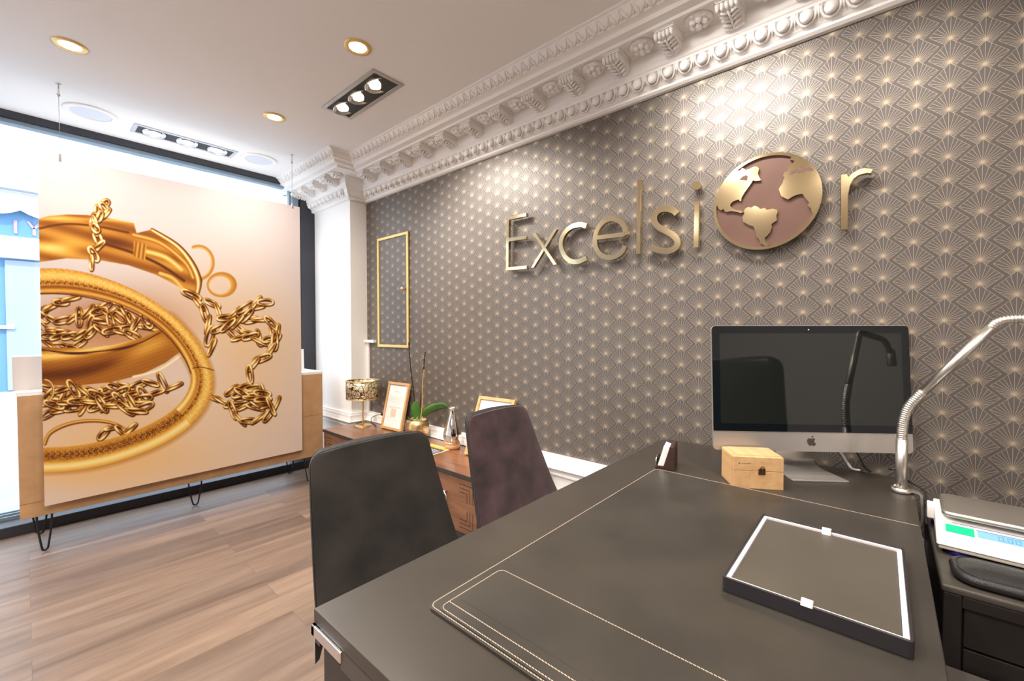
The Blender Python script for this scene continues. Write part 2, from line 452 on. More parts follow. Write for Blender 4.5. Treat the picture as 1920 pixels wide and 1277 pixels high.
def modillion(cx, cy, dy_w, n):
    """bracket whose front looks along n (-x); cy its centre along y"""
    w = .036
    side = [(.082, 2.476), (.100, 2.474), (.118, 2.482), (.140, 2.490), (.165, 2.492), (.190, 2.490), (.203, 2.498), (.206, 2.508), (.200, 2.516), (.200, 2.5345), (.082, 2.5345)]
    bm = B()
    prism(bm, side, lambda d, z: Vector((cx - d, cy - w, z)), lambda d, z: Vector((cx - d, cy + w, z)))
    box(bm, cx - .211, cx - .084, cy - w - .007, cy + w + .007, 2.5255, 2.5346)
    box(bm, cx - .206, cx - .084, cy - w - .004, cy + w + .004, 2.520, 2.5256)
    # rolled leaf over the front and down the underside
    for k in range(5):
        o = (k - 2) * .0155
        tube(bm, [Vector((cx - .196, cy + o, 2.517)), Vector((cx - .2105, cy + o * 1.08, 2.507)), Vector((cx - .206, cy + o * 1.1, 2.494)), Vector((cx - .196, cy + o * 1.1, 2.487))], [.0065, .0085, .0075, .004], 6)
    for k in range(5):
        d = .185 - k * .021; z = 2.487 - (k * .0022 if k < 3 else k * .0035)
        for sgn in (-1, 1):
            tube(bm, [Vector((cx - d + .012, cy + sgn * .003, z)), Vector((cx - d, cy + sgn * .018, z - .001)), Vector((cx - d - .004, cy + sgn * .034, z + .003))], [.0045, .0078, .004], 6)
    tube(bm, [Vector((cx - .19, cy, 2.487)), Vector((cx - .14, cy, 2.483)), Vector((cx - .09, cy, 2.472))], [.005, .006, .004], 6)
    return obj('modillion', bm, M_PLASTER, cornice)
def rosette(cx, cy):
    bm = B(); c = Vector((cx - .145, cy, 2.531))
    lathe(bm, [(.058, 0.004), (.050, -.006), (.030, -.010)], c, 18)
    blob(bm, c + Vector((0, 0, -.018)), .014, .014, .013, 8)
    for k in range(6):
        a = k * math.pi / 3 + .3
        blob(bm, c + Vector((math.cos(a) * .026, math.sin(a) * .026, -.013)), .0145, .0145, .012, 8)
        a += .5
        blob(bm, c + Vector((math.cos(a) * .044, math.sin(a) * .044, -.004)), .013, .013, .007, 6)
    return obj('rosette', bm, M_PLASTER, cornice)
ys = [.475 + .2455 * k for k in range(-4, 12)]
m0 = r0 = None
def cp(o, dx, dy):
    c = o.copy(); c.location = (dx, dy, 0); COL.objects.link(c); return c
for i, y in enumerate(ys):
    if m0 is None:
        m0 = modillion(WX, y, 1, -1); r0 = rosette(WX, y + .1228); y00 = y
    else:
        cp(m0, 0, y - y00)
        if y + .1228 < 3.25: cp(r0, 0, y - y00)
for y in (3.50, 3.72, 3.94, 4.12): cp(m0, CX - WX, y - y00)
for y in (3.40, 3.61, 3.83): cp(r0, CX - WX, y - .1228 - y00)

# small trim at the corner: shelf end and upright strip
struct(obj('trim_2', box(B(), WX - .03, WX, 3.30, CY, 1.150, 1.172), M_WHITE))
struct(obj('trim_3', box(B(), WX - .012, WX, 3.405, CY, .545, 1.150), M_WHITE))

# ------------------------------------------------------------------ shop window
win = bpy.data.objects.new('window_1', None); COL.objects.link(win); struct(win)
bm = box(B(), XL, CX, 4.112, 4.20, 2.575, 2.66); obj('window_head', bm, M_FRAME, win)
bm = box(B(), XL, 1.70, 4.13, 4.20, 2.548, 2.575); obj('head_track', bm, M_FRAMEB, win, bevel=.004)
bm = box(B(), XL, CX, 3.965, 4.115, 0, .066); obj('window_sill', bm, M_FRAME, win, bevel=.004)
bm = B()
for k, (y0, y1, z) in enumerate(((4.115, 4.13, .085), (4.145, 4.16, .095), (4.175, 4.19, .10))): box(bm, XL, 1.70, y0, y1, 0, z)
obj('sill_track', bm, M_FRAMEB, win)
bm = box(B(), 1.655, 1.70, 4.12, 4.20, .09, 2.55); obj('jamb_post', bm, M_FRAMEB, win, bevel=.004)
bm = box(B(), 1.620, 1.640, 4.13, 4.17, .09, 2.55); obj('jamb_post', bm, M_FRAMEB, win, bevel=.003)
bm = box(B(), 1.715, CX, 4.115, 4.20, 0, 2.62); obj('jamb_panel', bm, M_FRAME, win)
bm = box(B(), XL, 1.655, 4.150, 4.156, .09, 2.55); obj('window_pane', bm, M_GLASS, win)
struct(obj('wall_front', box(B(), 1.70, 2.3, 4.20, 4.40, 0, 3.2), M_WHITE))

# ------------------------------------------------------------------ street outside
M_STREET = mat('pale_paving', (.42, .42, .44), .8, noise=.08, nscale=2)
M_FAC = mat('white_facade', (.85, .85, .86), .8)
M_SHUT = mat('pale_shutter', (.66, .76, .84), .7)
M_SHOPB = mat('shop_blue', (.10, .25, .44), .5)
M_AWN = mat('awning_cloth', (.66, .72, .84), .8)
M_SHOPG = mat('shop_glass', (.30, .37, .47), .15)
struct(obj('street', box(B(), -30, 30, 4.4, 40, -.20, -.15), M_STREET))
struct(obj('pavement_kerb', box(B(), -30, 30, 12.6, 14.2, -.15, -.05), M_STREET))
YF = 14.2
fac = thing('building', 'overexposed white facade across the street above a blue shopfront', 'building', (0, YF, -.15))
def loc(bm): 
    return bm
bm = box(B(), -24, 24, 0, 6, 4.3, 15.0); obj('wall', bm, M_FAC, fac)
for x0 in (1.18, 2.35, 5.2, -2.6, -5.4):
    for w in range(2):
        a = x0 + w * .62; bm = B()
        box(bm, a, a + .50, -.05, 0, 4.7, 7.3)
        for k in range(30): box(bm, a + .05, a + .45, -.075, -.05, 4.78 + k * .083, 4.81 + k * .083)
        obj('shutter', bm, M_SHUT, fac)
shop = bpy.data.objects.new('shopfront', None); COL.objects.link(shop); shop.parent = fac; shop.location = (0, -.02, 0)
obj('wall', box(B(), -12, 12, .02, .3, 0, 4.3), M_SHOPB, shop)
bm = B()
for x in np.arange(-12, 12, .9): box(bm, x + .06, x + .80, -.03, .02, .12, 2.92)
obj('shop_pane', bm, M_SHOPG, shop)
obj('fascia', box(B(), -12, 12, -.16, .02, 3.41, 4.0), M_SHOPB, shop)
bm = box(B(), -12, 12, -.22, .02, 4.42, 4.60); box(bm, -12, 12, -.2, .02, 2.96, 3.41); obj('ledge', bm, M_FAC, shop)
bm = B(); y0 = -.9
pts = [(-12, 4.30), (12, 4.30)]
low = []
for i in range(0, 24 * 8 + 1):
    x = 12 - i / 8; low.append((x, 3.96 - .13 * abs(math.sin(x * math.pi / .6))))
out = pts + low
prism(bm, out, lambda a, z: Vector((a, -.22 - (4.30 - z) * .35, z)), lambda a, z: Vector((a, -.20 - (4.30 - z) * .35, z)))
obj('awning', bm, M_AWN, shop)
for ch, x in (('I', -.10), ('Y', .075)):
    bm = B()
    if ch == 'I': box(bm, x, x + .05, -.19, -.16, 3.48, 3.76)
    else:
        box(bm, x + .09, x + .14, -.19, -.16, 3.48, 3.63)
        for s in (-1, 1): prism(bm, [(x + .115 - .025, 3.62), (x + .115 + .025, 3.62), (x + .115 + s * .09 + .022, 3.77), (x + .115 + s * .09 - .022, 3.77)], lambda a, z: Vector((a, -.19, z)), lambda a, z: Vector((a, -.16, z)))
    obj('sign_letter', bm, mat('sign_red_grey', (.40, .28, .36), .6), shop)
bm = box(B(), -1.2, -.12, -.10, -.03, 1.45, 1.52); obj('door_bar', bm, M_FAC, shop)

# ------------------------------------------------------------------ ceiling fixtures
def spot(parent, loc, aim, e, col, size=80, blend=.8, rad=.04):
    l = bpy.data.lights.new('lamp_light', 'SPOT'); l.energy = e * ROOM_E; l.color = col; l.spot_size = math.radians(size); l.spot_blend = blend; l.shadow_soft_size = rad
    o = bpy.data.objects.new('lamp_light', l); COL.objects.link(o); o.location = loc
    o.rotation_euler = Vector(aim).to_track_quat('-Z', 'Y').to_euler(); o.parent = parent
    return o
WARM = (1., .90, .80); NEUT = (1., .93, .86)
def downlight(x, y, label, e=30):
    t = thing('downlight', label, 'ceiling light', (x, y, ZC), 0, 'round brass downlights')
    lathe(bm := B(), [(.064, 0), (.064, -.004), (.050, -.007), (.040, -.004), (.038, 0)], n=36, caps=False); obj('trim_ring', bm, M_GOLD, t)
    lathe(bm := B(), [(.040, -.003), (.030, -.0045), (.0001, -.005)], n=24, caps=False); obj('lamp', bm, M_BULB, t)
    spot(t, (0, 0, -.02), (0, 0, -1), e, WARM, 172, 1., .05)
    return t
downlight(.170, 2.965, 'round downlight nearest the shop window, on the left of the ceiling')
downlight(1.084, 1.935, 'round downlight beside the silver triple spotlight')
downlight(1.079, 2.965, 'round downlight between the triple spotlights, near the window')
for i, (x, y) in enumerate(((-.75, 2.96), (.17, .92), (-.75, .92), (1.08, -.10), (.17, -1.1), (-1.6, 1.9), (-1.6, -.2), (1.08, -1.5))):
    downlight(x, y, 'round brass downlight outside the photo, behind or above the camera', 30)

def triple(x, y, lx, ly, label, aim, e, size=75, tilt=0., mats=(M_ALUF, M_BULB), grp='recessed triple spotlights'):
    """recessed box of three reflector spots; long side lx or ly"""
    t = thing('triple_spotlight', label, 'ceiling light', (x, y, ZC), 0, grp)
    hx, hy = lx / 2, ly / 2; f = .022; d = .0
    bm = B()
    box(bm, -hx, hx, -hy, -hy + f, -.006, 0); box(bm, -hx, hx, hy - f, hy, -.006, 0)
    box(bm, -hx, -hx + f, -hy + f, hy - f, -.006, 0); box(bm, hx - f, hx, -hy + f, hy - f, -.006, 0)
    obj('frame', bm, mats[0], t)
    obj('housing', box(B(), -hx + f, hx - f, -hy + f, hy - f, -.002, -.0005), M_DARKG, t)
    long_x = lx > ly; L = max(lx, ly) - 2 * f; r = min(min(lx, ly) / 2 - f - .002, L / 6 - .004)
    for k in (-1, 0, 1):
        c = Vector(((k * L / 3) if long_x else 0, 0 if long_x else k * L / 3, -.003))
        tm = Vector(aim).normalized(); q = Vector((0, 0, -1)).rotation_difference(Vector((tm.x * tilt, tm.y * tilt, -1)).normalized()).to_matrix().to_4x4()
        bm = B(); lathe(bm, [(r, -.004), (r - .003, -.009), (r - .006, -.006), (r * .62, .0), (r * .5, .001)], n=28, caps=False)
        for v in bm.verts: v.co = q @ v.co + c
        rf = obj('reflector', bm, M_REFL, t)
        bm = B(); lathe(bm, [(r * .60, -.001), (r * .45, -.003), (.0001, -.006)], n=20, caps=False)
        for v in bm.verts: v.co = q @ v.co + c
        obj('lamp', bm, mats[1], rf)
        spot(t, c + Vector((0, 0, -.05)), aim, e, NEUT, size, .9, .045)
    return t
triple(.803, 3.825, .60, .175, 'silver triple spotlight close to the shop window', (0, -.6, -1), 18, 110, .3, (mat('fixture_silver', (.55, .56, .60), .4, metal=.3), M_BULBW))
triple(1.318, 2.325, .195, .59, 'silver triple spotlight in front of the wallpapered wall', (.55, -.42, -1), 12, 95, .55)
triple(1.318, .62, .195, .59, 'triple spotlight above the desk outside the photo', (.62, -.25, -1), 12.5, 110, .55)
triple(-.6, .2, .195, .59, 'triple spotlight over the back of the room outside the photo', (.3, .2, -1), 24, 120, .3)
def speaker(x, y, label):
    t = thing('ceiling_speaker', label, 'speaker', (x, y, ZC), 0, 'ceiling speakers by the window')
    lathe(bm := B(), [(.128, 0), (.128, -.006), (.122, -.010), (.096, -.010), (.094, -.004)], n=44, caps=False); obj('rim', bm, M_CEIL, t)
    lathe(bm := B(), [(.094, -.006), (.0001, -.0065)], n=44, caps=False); obj('grille', bm, M_SPKR, t)
speaker(.302, 3.775, 'larger looking round white ceiling speaker left of the window spotlights')
speaker(1.262, 3.78, 'round white ceiling speaker near the cornice, right of the window spotlights')

# ------------------------------------------------------------------ brass lettering on the wall
ZF = 1.957                                   # front face of the letters
def wpt(px, py): 
    p = on(px, py, 0, ZF); return (p.y, p.z)
def z1(*pts): return [wpt(900 + a / 4.364, 260 + b / 4.364) for a, b in pts]
def z2(*pts): return [wpt(1300 + a / 4.8, 260 + b / 4.8) for a, b in pts]
def plate(bm, pts, x0=ZF, x1=ZF + .022, mi=0):
    return prism(bm, pts, lambda a, z: Vector((x0, a, z)), lambda a, z: Vector((x1, a, z)), mi)
def pins(bm, pts):
    for a, z in pts: tube(bm, [Vector((ZF + .018, a, z)), Vector((WX + .003, a, z))], .003, 6)
def letter(ch, polys, pinp):
    bm = B()
    for k, p in enumerate(polys): plate(bm, p, ZF + .0012 * k, ZF + .022 - .0012 * k)
    pins(bm, pinp)
    o = obj('sign_letter', bm, M_BRASS, bevel=.0015, seg=1)
    return tag(o, ch, 'letter', 'brass letters of the wall sign')
letter('brass capital letter E at the start of the wall sign', [z1((213, 645), (378, 605), (378, 635), (237, 664), (234, 810), (375, 795), (376, 822), (234, 843), (232, 1052), (383, 1038), (383, 1066), (210, 1082))], z1((222, 700), (222, 1000)))
letter('brass letter x of the wall sign, between E and c', [z1((425, 770), (455, 768), (630, 1030), (600, 1035)), z1((605, 737), (632, 738), (440, 1055), (413, 1057))], z1((520, 900),))
W_ = .0255
letter('brass letter c of the wall sign', [stroke2(z1((868, 715), (830, 704), (780, 708), (730, 730), (690, 770), (665, 822), (660, 880), (680, 940), (715, 985), (760, 1006), (810, 1003), (868, 978)), W_)], z1((662, 860),))
letter('brass letter e of the wall sign', [stroke2(z1((950, 811), (1065, 797), (1180, 782)), .021, False), stroke2(z1((1192, 790), (1183, 735), (1160, 690), (1120, 663), (1070, 655), (1015, 675), (970, 722), (945, 780), (938, 845), (950, 900), (980, 945), (1025, 968), (1080, 970), (1130, 950), (1165, 915), (1183, 875)), W_)], z1((940, 840), (1190, 790)))
letter('tall brass letter l of the wall sign', [z1((1287, 335), (1318, 332), (1308, 945), (1275, 948))], z1((1300, 420), (1292, 880)))
letter('brass letter s of the wall sign', [stroke2(z1((1610, 615), (1590, 592), (1550, 576), (1500, 574), (1452, 594), (1427, 635), (1430, 682), (1460, 722), (1515, 752), (1570, 783), (1608, 822), (1615, 862), (1590, 900), (1535, 920), (1472, 914), (1422, 895), (1396, 872)), .0275)], z1((1500, 575), (1530, 918)))
dot = [wpt(900 + (1770 + 37 * math.cos(t)) / 4.364, 260 + (383 + 35 * math.sin(t)) / 4.364) for t in [k * math.pi / 14 for k in range(28)]]
letter('brass letter i with its round dot, left of the globe', [z1((1755, 512), (1792, 512), (1787, 890), (1745, 892)), dot], z1((1770, 600), (1768, 820), (1770, 383)))
letter('brass letter r at the end of the wall sign, right of the globe', [z2((1325, 322), (1383, 313), (1393, 342), (1430, 308), (1490, 274), (1550, 262), (1618, 272), (1600, 314), (1550, 311), (1492, 326), (1442, 365), (1412, 420), (1396, 500), (1391, 820), (1325, 822))], z2((1355, 400), (1355, 760)))

GC = (.372, 1.768); GR = .190
globe = thing('globe_emblem', 'round rose copper and brass world globe standing for the letter o in the sign', 'emblem', (ZF + .01, GC[0], GC[1]))
def gp(bm, pts, x0, x1): return prism(bm, [(a - GC[0], z - GC[1]) for a, z in pts], lambda a, z: Vector((x0, a, z)), lambda a, z: Vector((x1, a, z)))
circ = lambda r, n=72: [(r * math.cos(2 * math.pi * k / n), r * math.sin(2 * math.pi * k / n)) for k in range(n)]
bm = B(); prism(bm, circ(GR - .002), lambda a, z: Vector((.004, a, z)), lambda a, z: Vector((.016, a, z))); obj('ocean_disc', bm, M_COPPER, globe)
bm = B(); 
c1, c2 = circ(GR), circ(GR - .011); n = 72
v = [[bm.verts.new((x, *c[k])) for k in range(n)] for x in (-.006, .016) for c in (c1, c2)]
for k in range(n):
    q = (k + 1) % n
    bm.faces.new((v[0][k], v[0][q], v[1][q], v[1][k])); bm.faces.new((v[2][k], v[3][k], v[3][q], v[2][q]))
    bm.faces.new((v[0][k], v[2][k], v[2][q], v[0][q])); bm.faces.new((v[1][k], v[1][q], v[3][q], v[3][k]))
obj('rim', bm, M_BRASS, globe)
def rim(a0, a1, n=16, r=GR - .002):
    return [(GC[0] + r * math.cos(math.radians(a0 + (a1 - a0) * k / n)), GC[1] + r * math.sin(math.radians(a0 + (a1 - a0) * k / n))) for k in range(n + 1)]
def ang(p): return math.degrees(math.atan2(p[1] - GC[1], p[0] - GC[0]))
na = z2((190, 600), (212, 602), (225, 628), (248, 646), (266, 632), (290, 660), (340, 651), (380, 657), (420, 667), (447, 662), (425, 645), (385, 640), (350, 625), (328, 605), (336, 582), (360, 562), (408, 545), (416, 562), (430, 560), (432, 530), (460, 482), (490, 440), (520, 400), (535, 372), (560, 378), (606, 372), (592, 345), (578, 312), (590, 268), (570, 247), (535, 252), (500, 272), (470, 280), (440, 262), (418, 285), (372, 292))
a_s, a_e = ang(na[-1]), ang(na[0])
if a_e < a_s - 180: a_e += 360
if a_e > a_s + 180: a_e -= 360
bm = B(); gp(bm, na + rim(a_s, a_e, 16, GR - .004)[1:-1], -.0068, .006); obj('continent', bm, M_BRASS, globe)
sa = z2((450, 650), (468, 625), (490, 614), (520, 618), (550, 602), (582, 614), (600, 630), (640, 622), (660, 640), (712, 628), (752, 636), (757, 660), (745, 690), (750, 732), (702, 766), (704, 800), (690, 840), (660, 875), (640, 890), (645, 915), (662, 940), (690, 966), (650, 968), (600, 938), (590, 905), (565, 880), (560, 850), (540, 790), (495, 775), (445, 745), (440, 700), (458, 668))
bm = B(); gp(bm, sa, -.006, .006); obj('continent', bm, M_BRASS, globe)
af = z2((880, 158), (868, 188), (908, 196), (885, 232), (848, 256), (852, 284), (820, 298), (806, 330), (820, 346), (808, 372), (800, 402), (768, 450), (776, 480), (790, 516), (850, 546), (900, 515), (942, 500), (980, 495), (1000, 525), (1040, 572), (1030, 602), (1056, 626), (1066, 660), (1094, 686))
a_s, a_e = ang(af[-1]), ang(af[0])
d = (a_e - a_s + 180) % 360 - 180
bm = B(); gp(bm, af + rim(a_s, a_s + d, 16, GR - .004)[1:-1], -.0068, .006); obj('continent', bm, M_BRASS, globe)
med = z2((868, 325), (885, 290), (930, 265), (972, 272), (950, 248), (1010, 262), (1040, 248), (1086, 278), (1060, 290), (1015, 288), (950, 312), (925, 298))
bm = B(); gp(bm, med, -.0076, -.0066); obj('inland_sea', bm, M_COPPER, globe)
hud = z2((412, 370), (440, 340), (470, 325), (490, 340), (478, 378), (450, 372))
bm = B(); gp(bm, hud, -.0076, -.0066); obj('inland_sea', bm, M_COPPER, globe)
for a, z in ((.1, .1), (-.1, .1), (.1, -.1), (-.1, -.1)):
    obj('wall_pin', tube(B(), [Vector((.012, a, z)), Vector((WX - ZF - .008, a, z))], .004, 6), M_BRASS, globe)

# ------------------------------------------------------------------ papered hatch with gold frame
h = thing('wall_hatch', 'narrow papered cupboard door with a thin gold frame and knob in the wallpapered wall', 'cupboard door', (WX, 3.035, 1.57))
y0, y1, z0, z1_ = 2.815, 3.255, 1.115, 2.030
pn = obj('door_panel', box(B(), WX - .006, WX + .001, y0, y1, z0, z1_), M_PAPER, h); pn.matrix_parent_inverse = Matrix.Translation((-WX, -3.035, -1.57))
bm = B(); f = .022
box(bm, -.016, 0, y0 - 3.035, y0 + f - 3.035, z0 - 1.57, z1_ - 1.57); box(bm, -.016, 0, y1 - f - 3.035, y1 - 3.035, z0 - 1.57, z1_ - 1.57)
box(bm, -.016, 0, y0 + f - 3.035, y1 - f - 3.035, z0 - 1.57, z0 + f - 1.57); box(bm, -.016, 0, y0 + f - 3.035, y1 - f - 3.035, z1_ - f - 1.57, z1_ - 1.57)
obj('door_frame', bm, mat('satin_gold', (.78, .60, .22), .4, metal=.4), h, bevel=.003)
bm = B(); tube(bm, [(-.006, -.175, .012), (-.03, -.175, .012)], .007, 10); blob(bm, Vector((-.038, -.175, .012)), .014, .016, .016, 12); obj('knob', bm, M_BRASS, h)

# ------------------------------------------------------------------ wall socket and lamp cord
s = thing('wall_socket', 'white wall socket with a black plug on the baseboard behind the table lamp', 'socket', (1.955, 3.06, .575))
bm = box(B(), -.008, .045, -.04, .04, -.04, .04); obj('back_box', bm, M_PLASTW, s, bevel=.006)
bm = B(); lathe(bm, [(.034, -.006), (.036, .006), (.026, .009)], n=24)
for vv in bm.verts: vv.co = Matrix.Rotation(math.radians(-90), 3, 'Y') @ vv.co + Vector((-.012, 0, 0))
obj('face_ring', bm, M_PLASTW, s)

# ------------------------------------------------------------------ hanging poster with its printed picture
# The picture is drawn on a flat canvas (artwork units) and carried to the sheet as per-vertex print colours.
AX0, AY0, AS = 66., 280., 1.5
AW, AH = int(506 * AS), int(676 * AS)
rng = np.random.default_rng(7)
yy, xx = np.mgrid[0:AH, 0:AW].astype(np.float32)
ux = xx / AS + AX0; uy = yy / AS + AY0
img = np.empty((AH, AW, 3), np.float32)
t = np.clip((uy - 290) / 640, 0, 1)[..., None]; s_ = np.clip((ux - 70) / 490, 0, 1)[..., None]
img[:] = np.array([220, 210, 203.]) * (1 - t) + np.array([228, 206, 186.]) * t
img += (np.array([6, 6, 6.]) * s_)
def glow(cx, cy, rx, ry, col, k):
    w = np.exp(-(((ux - cx) / rx) ** 2 + ((uy - cy) / ry) ** 2))[..., None] * k
    img[:] = img * (1 - w) + np.array(col, np.float32) * w
for g in ((240, 850, 190, 60, (240, 184, 104), .65), (130, 880, 130, 40, (240, 182, 100), .5), (220, 605, 130, 55, (176, 104, 50), .85), (470, 640, 90, 90, (240, 190, 120), .55),
          (465, 760, 95, 70, (240, 195, 135), .4), (200, 770, 160, 50, (232, 184, 124), .6), (380, 560, 100, 90, (235, 195, 145), .35), (130, 690, 120, 70, (220, 150, 80), .5)): glow(*g)
G0 = np.array([[58, 24, 4], [122, 62, 14], [182, 114, 34], [228, 170, 66], [252, 216, 122], [255, 248, 214]], np.float32)
def ramp(v, pal=G0):
    v = np.clip(v, 0, .9999) * (len(pal) - 1); i = v.astype(int); f = (v - i)[..., None]
    return pal[i] * (1 - f) + pal[np.minimum(i + 1, len(pal) - 1)] * f
def cmr(pts, k=10):
    return np.array([[p.x, p.y] for p in catmull([(a, b, 0) for a, b in pts], k)], np.float32)
def stroke(pts, w, shade, soft=.8, closed=False):
    """w: width or list per point; shade(t across -1..1, u along 0..1, X, Y) -> ramp value"""
    P = np.array(pts, np.float32); n = len(P)
    W = np.interp(np.linspace(0, 1, n), np.linspace(0, 1, len(w)), w) if isinstance(w, (list, tuple)) else np.full(n, w, np.float32)
    if closed: P = np.vstack([P, P[:1]]); W = np.append(W, W[0]); n += 1
    m = W.max() + 3
    x0, x1 = int((P[:, 0].min() - m - AX0) * AS), int((P[:, 0].max() + m - AX0) * AS) + 1
    y0, y1 = int((P[:, 1].min() - m - AY0) * AS), int((P[:, 1].max() + m - AY0) * AS) + 1
    x0, y0, x1, y1 = max(x0, 0), max(y0, 0), min(x1, AW), min(y1, AH)
    if x1 <= x0 or y1 <= y0: return
    X_, Y_ = ux[y0:y1, x0:x1], uy[y0:y1, x0:x1]
    best = np.full(X_.shape, 1e9, np.float32); tt = np.zeros_like(best); uu = np.zeros_like(best); ww = np.ones_like(best)
    L = np.r_[0, np.cumsum(np.hypot(*np.diff(P, axis=0).T))]; L /= max(L[-1], 1e-6)
    for i in range(n - 1):
        a, b = P[i], P[i + 1]; d = b - a; l2 = float(d @ d) + 1e-9
        q = np.clip(((X_ - a[0]) * d[0] + (Y_ - a[1]) * d[1]) / l2, 0, 1)
        dx, dy = X_ - (a[0] + q * d[0]), Y_ - (a[1] + q * d[1]); dist = np.hypot(dx, dy)
        k = dist < best
        sg = np.sign(d[0] * dy - d[1] * dx)
        best = np.where(k, dist, best); wl = W[i] + (W[i + 1] - W[i]) * q
        tt = np.where(k, sg * dist / (wl / 2), tt); uu = np.where(k, L[i] + (L[i + 1] - L[i]) * q, uu); ww = np.where(k, wl, ww)
    al = np.clip((ww / 2 - best) / soft + .5, 0, 1)[..., None]
    c = ramp(shade(np.clip(tt, -1, 1), uu, X_, Y_))
    img[y0:y1, x0:x1] = img[y0:y1, x0:x1] * (1 - al) + c * al
def poly(pts, fn, soft=1.2):
    P = np.array(pts, np.float32)
    x0, x1 = max(int((P[:, 0].min() - 2 - AX0) * AS), 0), min(int((P[:, 0].max() + 2 - AX0) * AS), AW)
    y0, y1 = max(int((P[:, 1].min() - 2 - AY0) * AS), 0), min(int((P[:, 1].max() + 2 - AY0) * AS), AH)
    X_, Y_ = ux[y0:y1, x0:x1], uy[y0:y1, x0:x1]
    ins = np.zeros(X_.shape, bool); dist = np.full(X_.shape, 1e9, np.float32)
    for i in range(len(P)):
        a, b = P[i], P[(i + 1) % len(P)]
        c = ((a[1] > Y_) != (b[1] > Y_)) & (X_ < (b[0] - a[0]) * (Y_ - a[1]) / (b[1] - a[1] + 1e-9) + a[0]); ins ^= c
        d = b - a; q = np.clip(((X_ - a[0]) * d[0] + (Y_ - a[1]) * d[1]) / (float(d @ d) + 1e-9), 0, 1)
        dist = np.minimum(dist, np.hypot(X_ - a[0] - q * d[0], Y_ - a[1] - q * d[1]))
    sd = np.where(ins, dist, -dist); al = np.clip(sd / soft + .5, 0, 1)[..., None]
    c = ramp(fn(X_, Y_)); img[y0:y1, x0:x1] = img[y0:y1, x0:x1] * (1 - al) + c * al
sm = lambda a, b, x: np.clip((x - a) / (b - a), 0, 1)
wave = lambda X_, Y_, f, p=0: .5 + .5 * np.sin(X_ * f[0] + Y_ * f[1] + p)
tubeS = lambda t, u, X_, Y_: .18 + .78 * np.exp(-((t + .25) / .42) ** 2) + .25 * np.exp(-((t - .8) / .2) ** 2)
def arc(cx, cy, rx, ry, a0, a1, rot=0, n=40):
    o = []; c, s = math.cos(math.radians(rot)), math.sin(math.radians(rot))
    for k in range(n + 1):
        a = math.radians(a0 + (a1 - a0) * k / n); x, y = rx * math.cos(a), ry * math.sin(a); o.append((cx + x * c - y * s, cy + x * s + y * c))
    return o
def link(cx, cy, a, ln, wd, th, br=0.):
    """one elongated chain link with a drop shadow"""
    ca, sa_ = math.cos(a), math.sin(a)
    pts = []
    for k in range(22):
        q = 2 * math.pi * k / 22; x = (ln / 2) * np.sign(math.cos(q)) * abs(math.cos(q)) ** .8; y = (wd / 2) * np.sign(math.sin(q)) * abs(math.sin(q)) ** .8
        pts.append((cx + x * ca - y * sa_, cy + x * sa_ + y * ca))
    stroke([(p[0] + 1.0, p[1] + 1.6) for p in pts], th * 1.15, lambda t, u, X_, Y_: t * 0 + .02, 1.6, True)
    stroke(pts, th, lambda t, u, X_, Y_: .20 + br + .55 * np.exp(-((t + .2) / .5) ** 2) + .30 * np.sin(u * 6.28 * 2 + a * 3 + cx), .9, True)
def chain(pts, ln=20, wd=8, th=3.4, jit=.35, br=0.):
    ln *= 1.35; wd *= 1.0; th *= 1.08
    P = cmr(pts, 14); L = np.r_[0, np.cumsum(np.hypot(*np.diff(P, axis=0).T))]; s = ln * .3; i = 0
    while s < L[-1]:
        x = np.interp(s, L, P[:, 0]); y = np.interp(s, L, P[:, 1]); x2 = np.interp(min(s + 2, L[-1]), L, P[:, 0]); y2 = np.interp(min(s + 2, L[-1]), L, P[:, 1])
        a = math.atan2(y2 - y, x2 - x) + rng.normal(0, jit)
        link(x, y, a, ln * rng.uniform(.85, 1.1), wd * (rng.uniform(.35, .6) if i % 2 else rng.uniform(.8, 1.1)), th, br); s += ln * .62; i += 1
# far rings
stroke(arc(372, 492, 27, 30, -110, 95, 0), 6, lambda t, u, X_, Y_: .52 + .15 * t, 3)
stroke(arc(414, 534, 24, 20, 0, 360, 0), [12, 5, 4, 8, 12], lambda t, u, X_, Y_: .52 + .12 * t + 0 * u, 2.5, True)
# back bangle (wide band, inside seen)
poly([(66, 412), (90, 405), (125, 402), (163, 403), (200, 408), (251, 418), (256, 437), (285, 430), (331, 460), (362, 495), (380, 525), (372, 552), (342, 541), (318, 528), (293, 515), (241, 497), (190, 488), (125, 484), (66, 492)],
     lambda X_, Y_: .30 + .22 * wave(X_, Y_, (-.055, .20), 1.2) + .35 * np.exp(-(((X_ - 110) / 50) ** 2 + ((Y_ - 462) / 12) ** 2)) + .2 * np.exp(-((Y_ - 409 - .04 * abs(X_ - 120)) / 3.5) ** 2) - .16 * np.exp(-(((X_ - 215) / 50) ** 2 + ((Y_ - 452) / 14) ** 2)), 1.6)
stroke(cmr([(66, 430), (120, 420), (180, 424), (240, 436)]), 4, lambda t, u, X_, Y_: .15 + 0 * t, 2.5)
stroke(cmr([(190, 455), (250, 474), (300, 496), (345, 526)]), 5, lambda t, u, X_, Y_: .12 + 0 * t, 2.5)
stroke(cmr([(250, 440), (300, 455), (345, 490), (362, 520)]), 9, lambda t, u, X_, Y_: .35 + .35 * np.exp(-(t / .5) ** 2), 2)
stroke(cmr([(270, 470), (310, 482), (340, 505)]), 10, lambda t, u, X_, Y_: .55 + .3 * np.exp(-(t / .5) ** 2), 3)
poly([(251, 452), (275, 458), (272, 488), (250, 480)], lambda X_, Y_: .30 + .3 * wave(X_, Y_, (.8, .1)), 2)
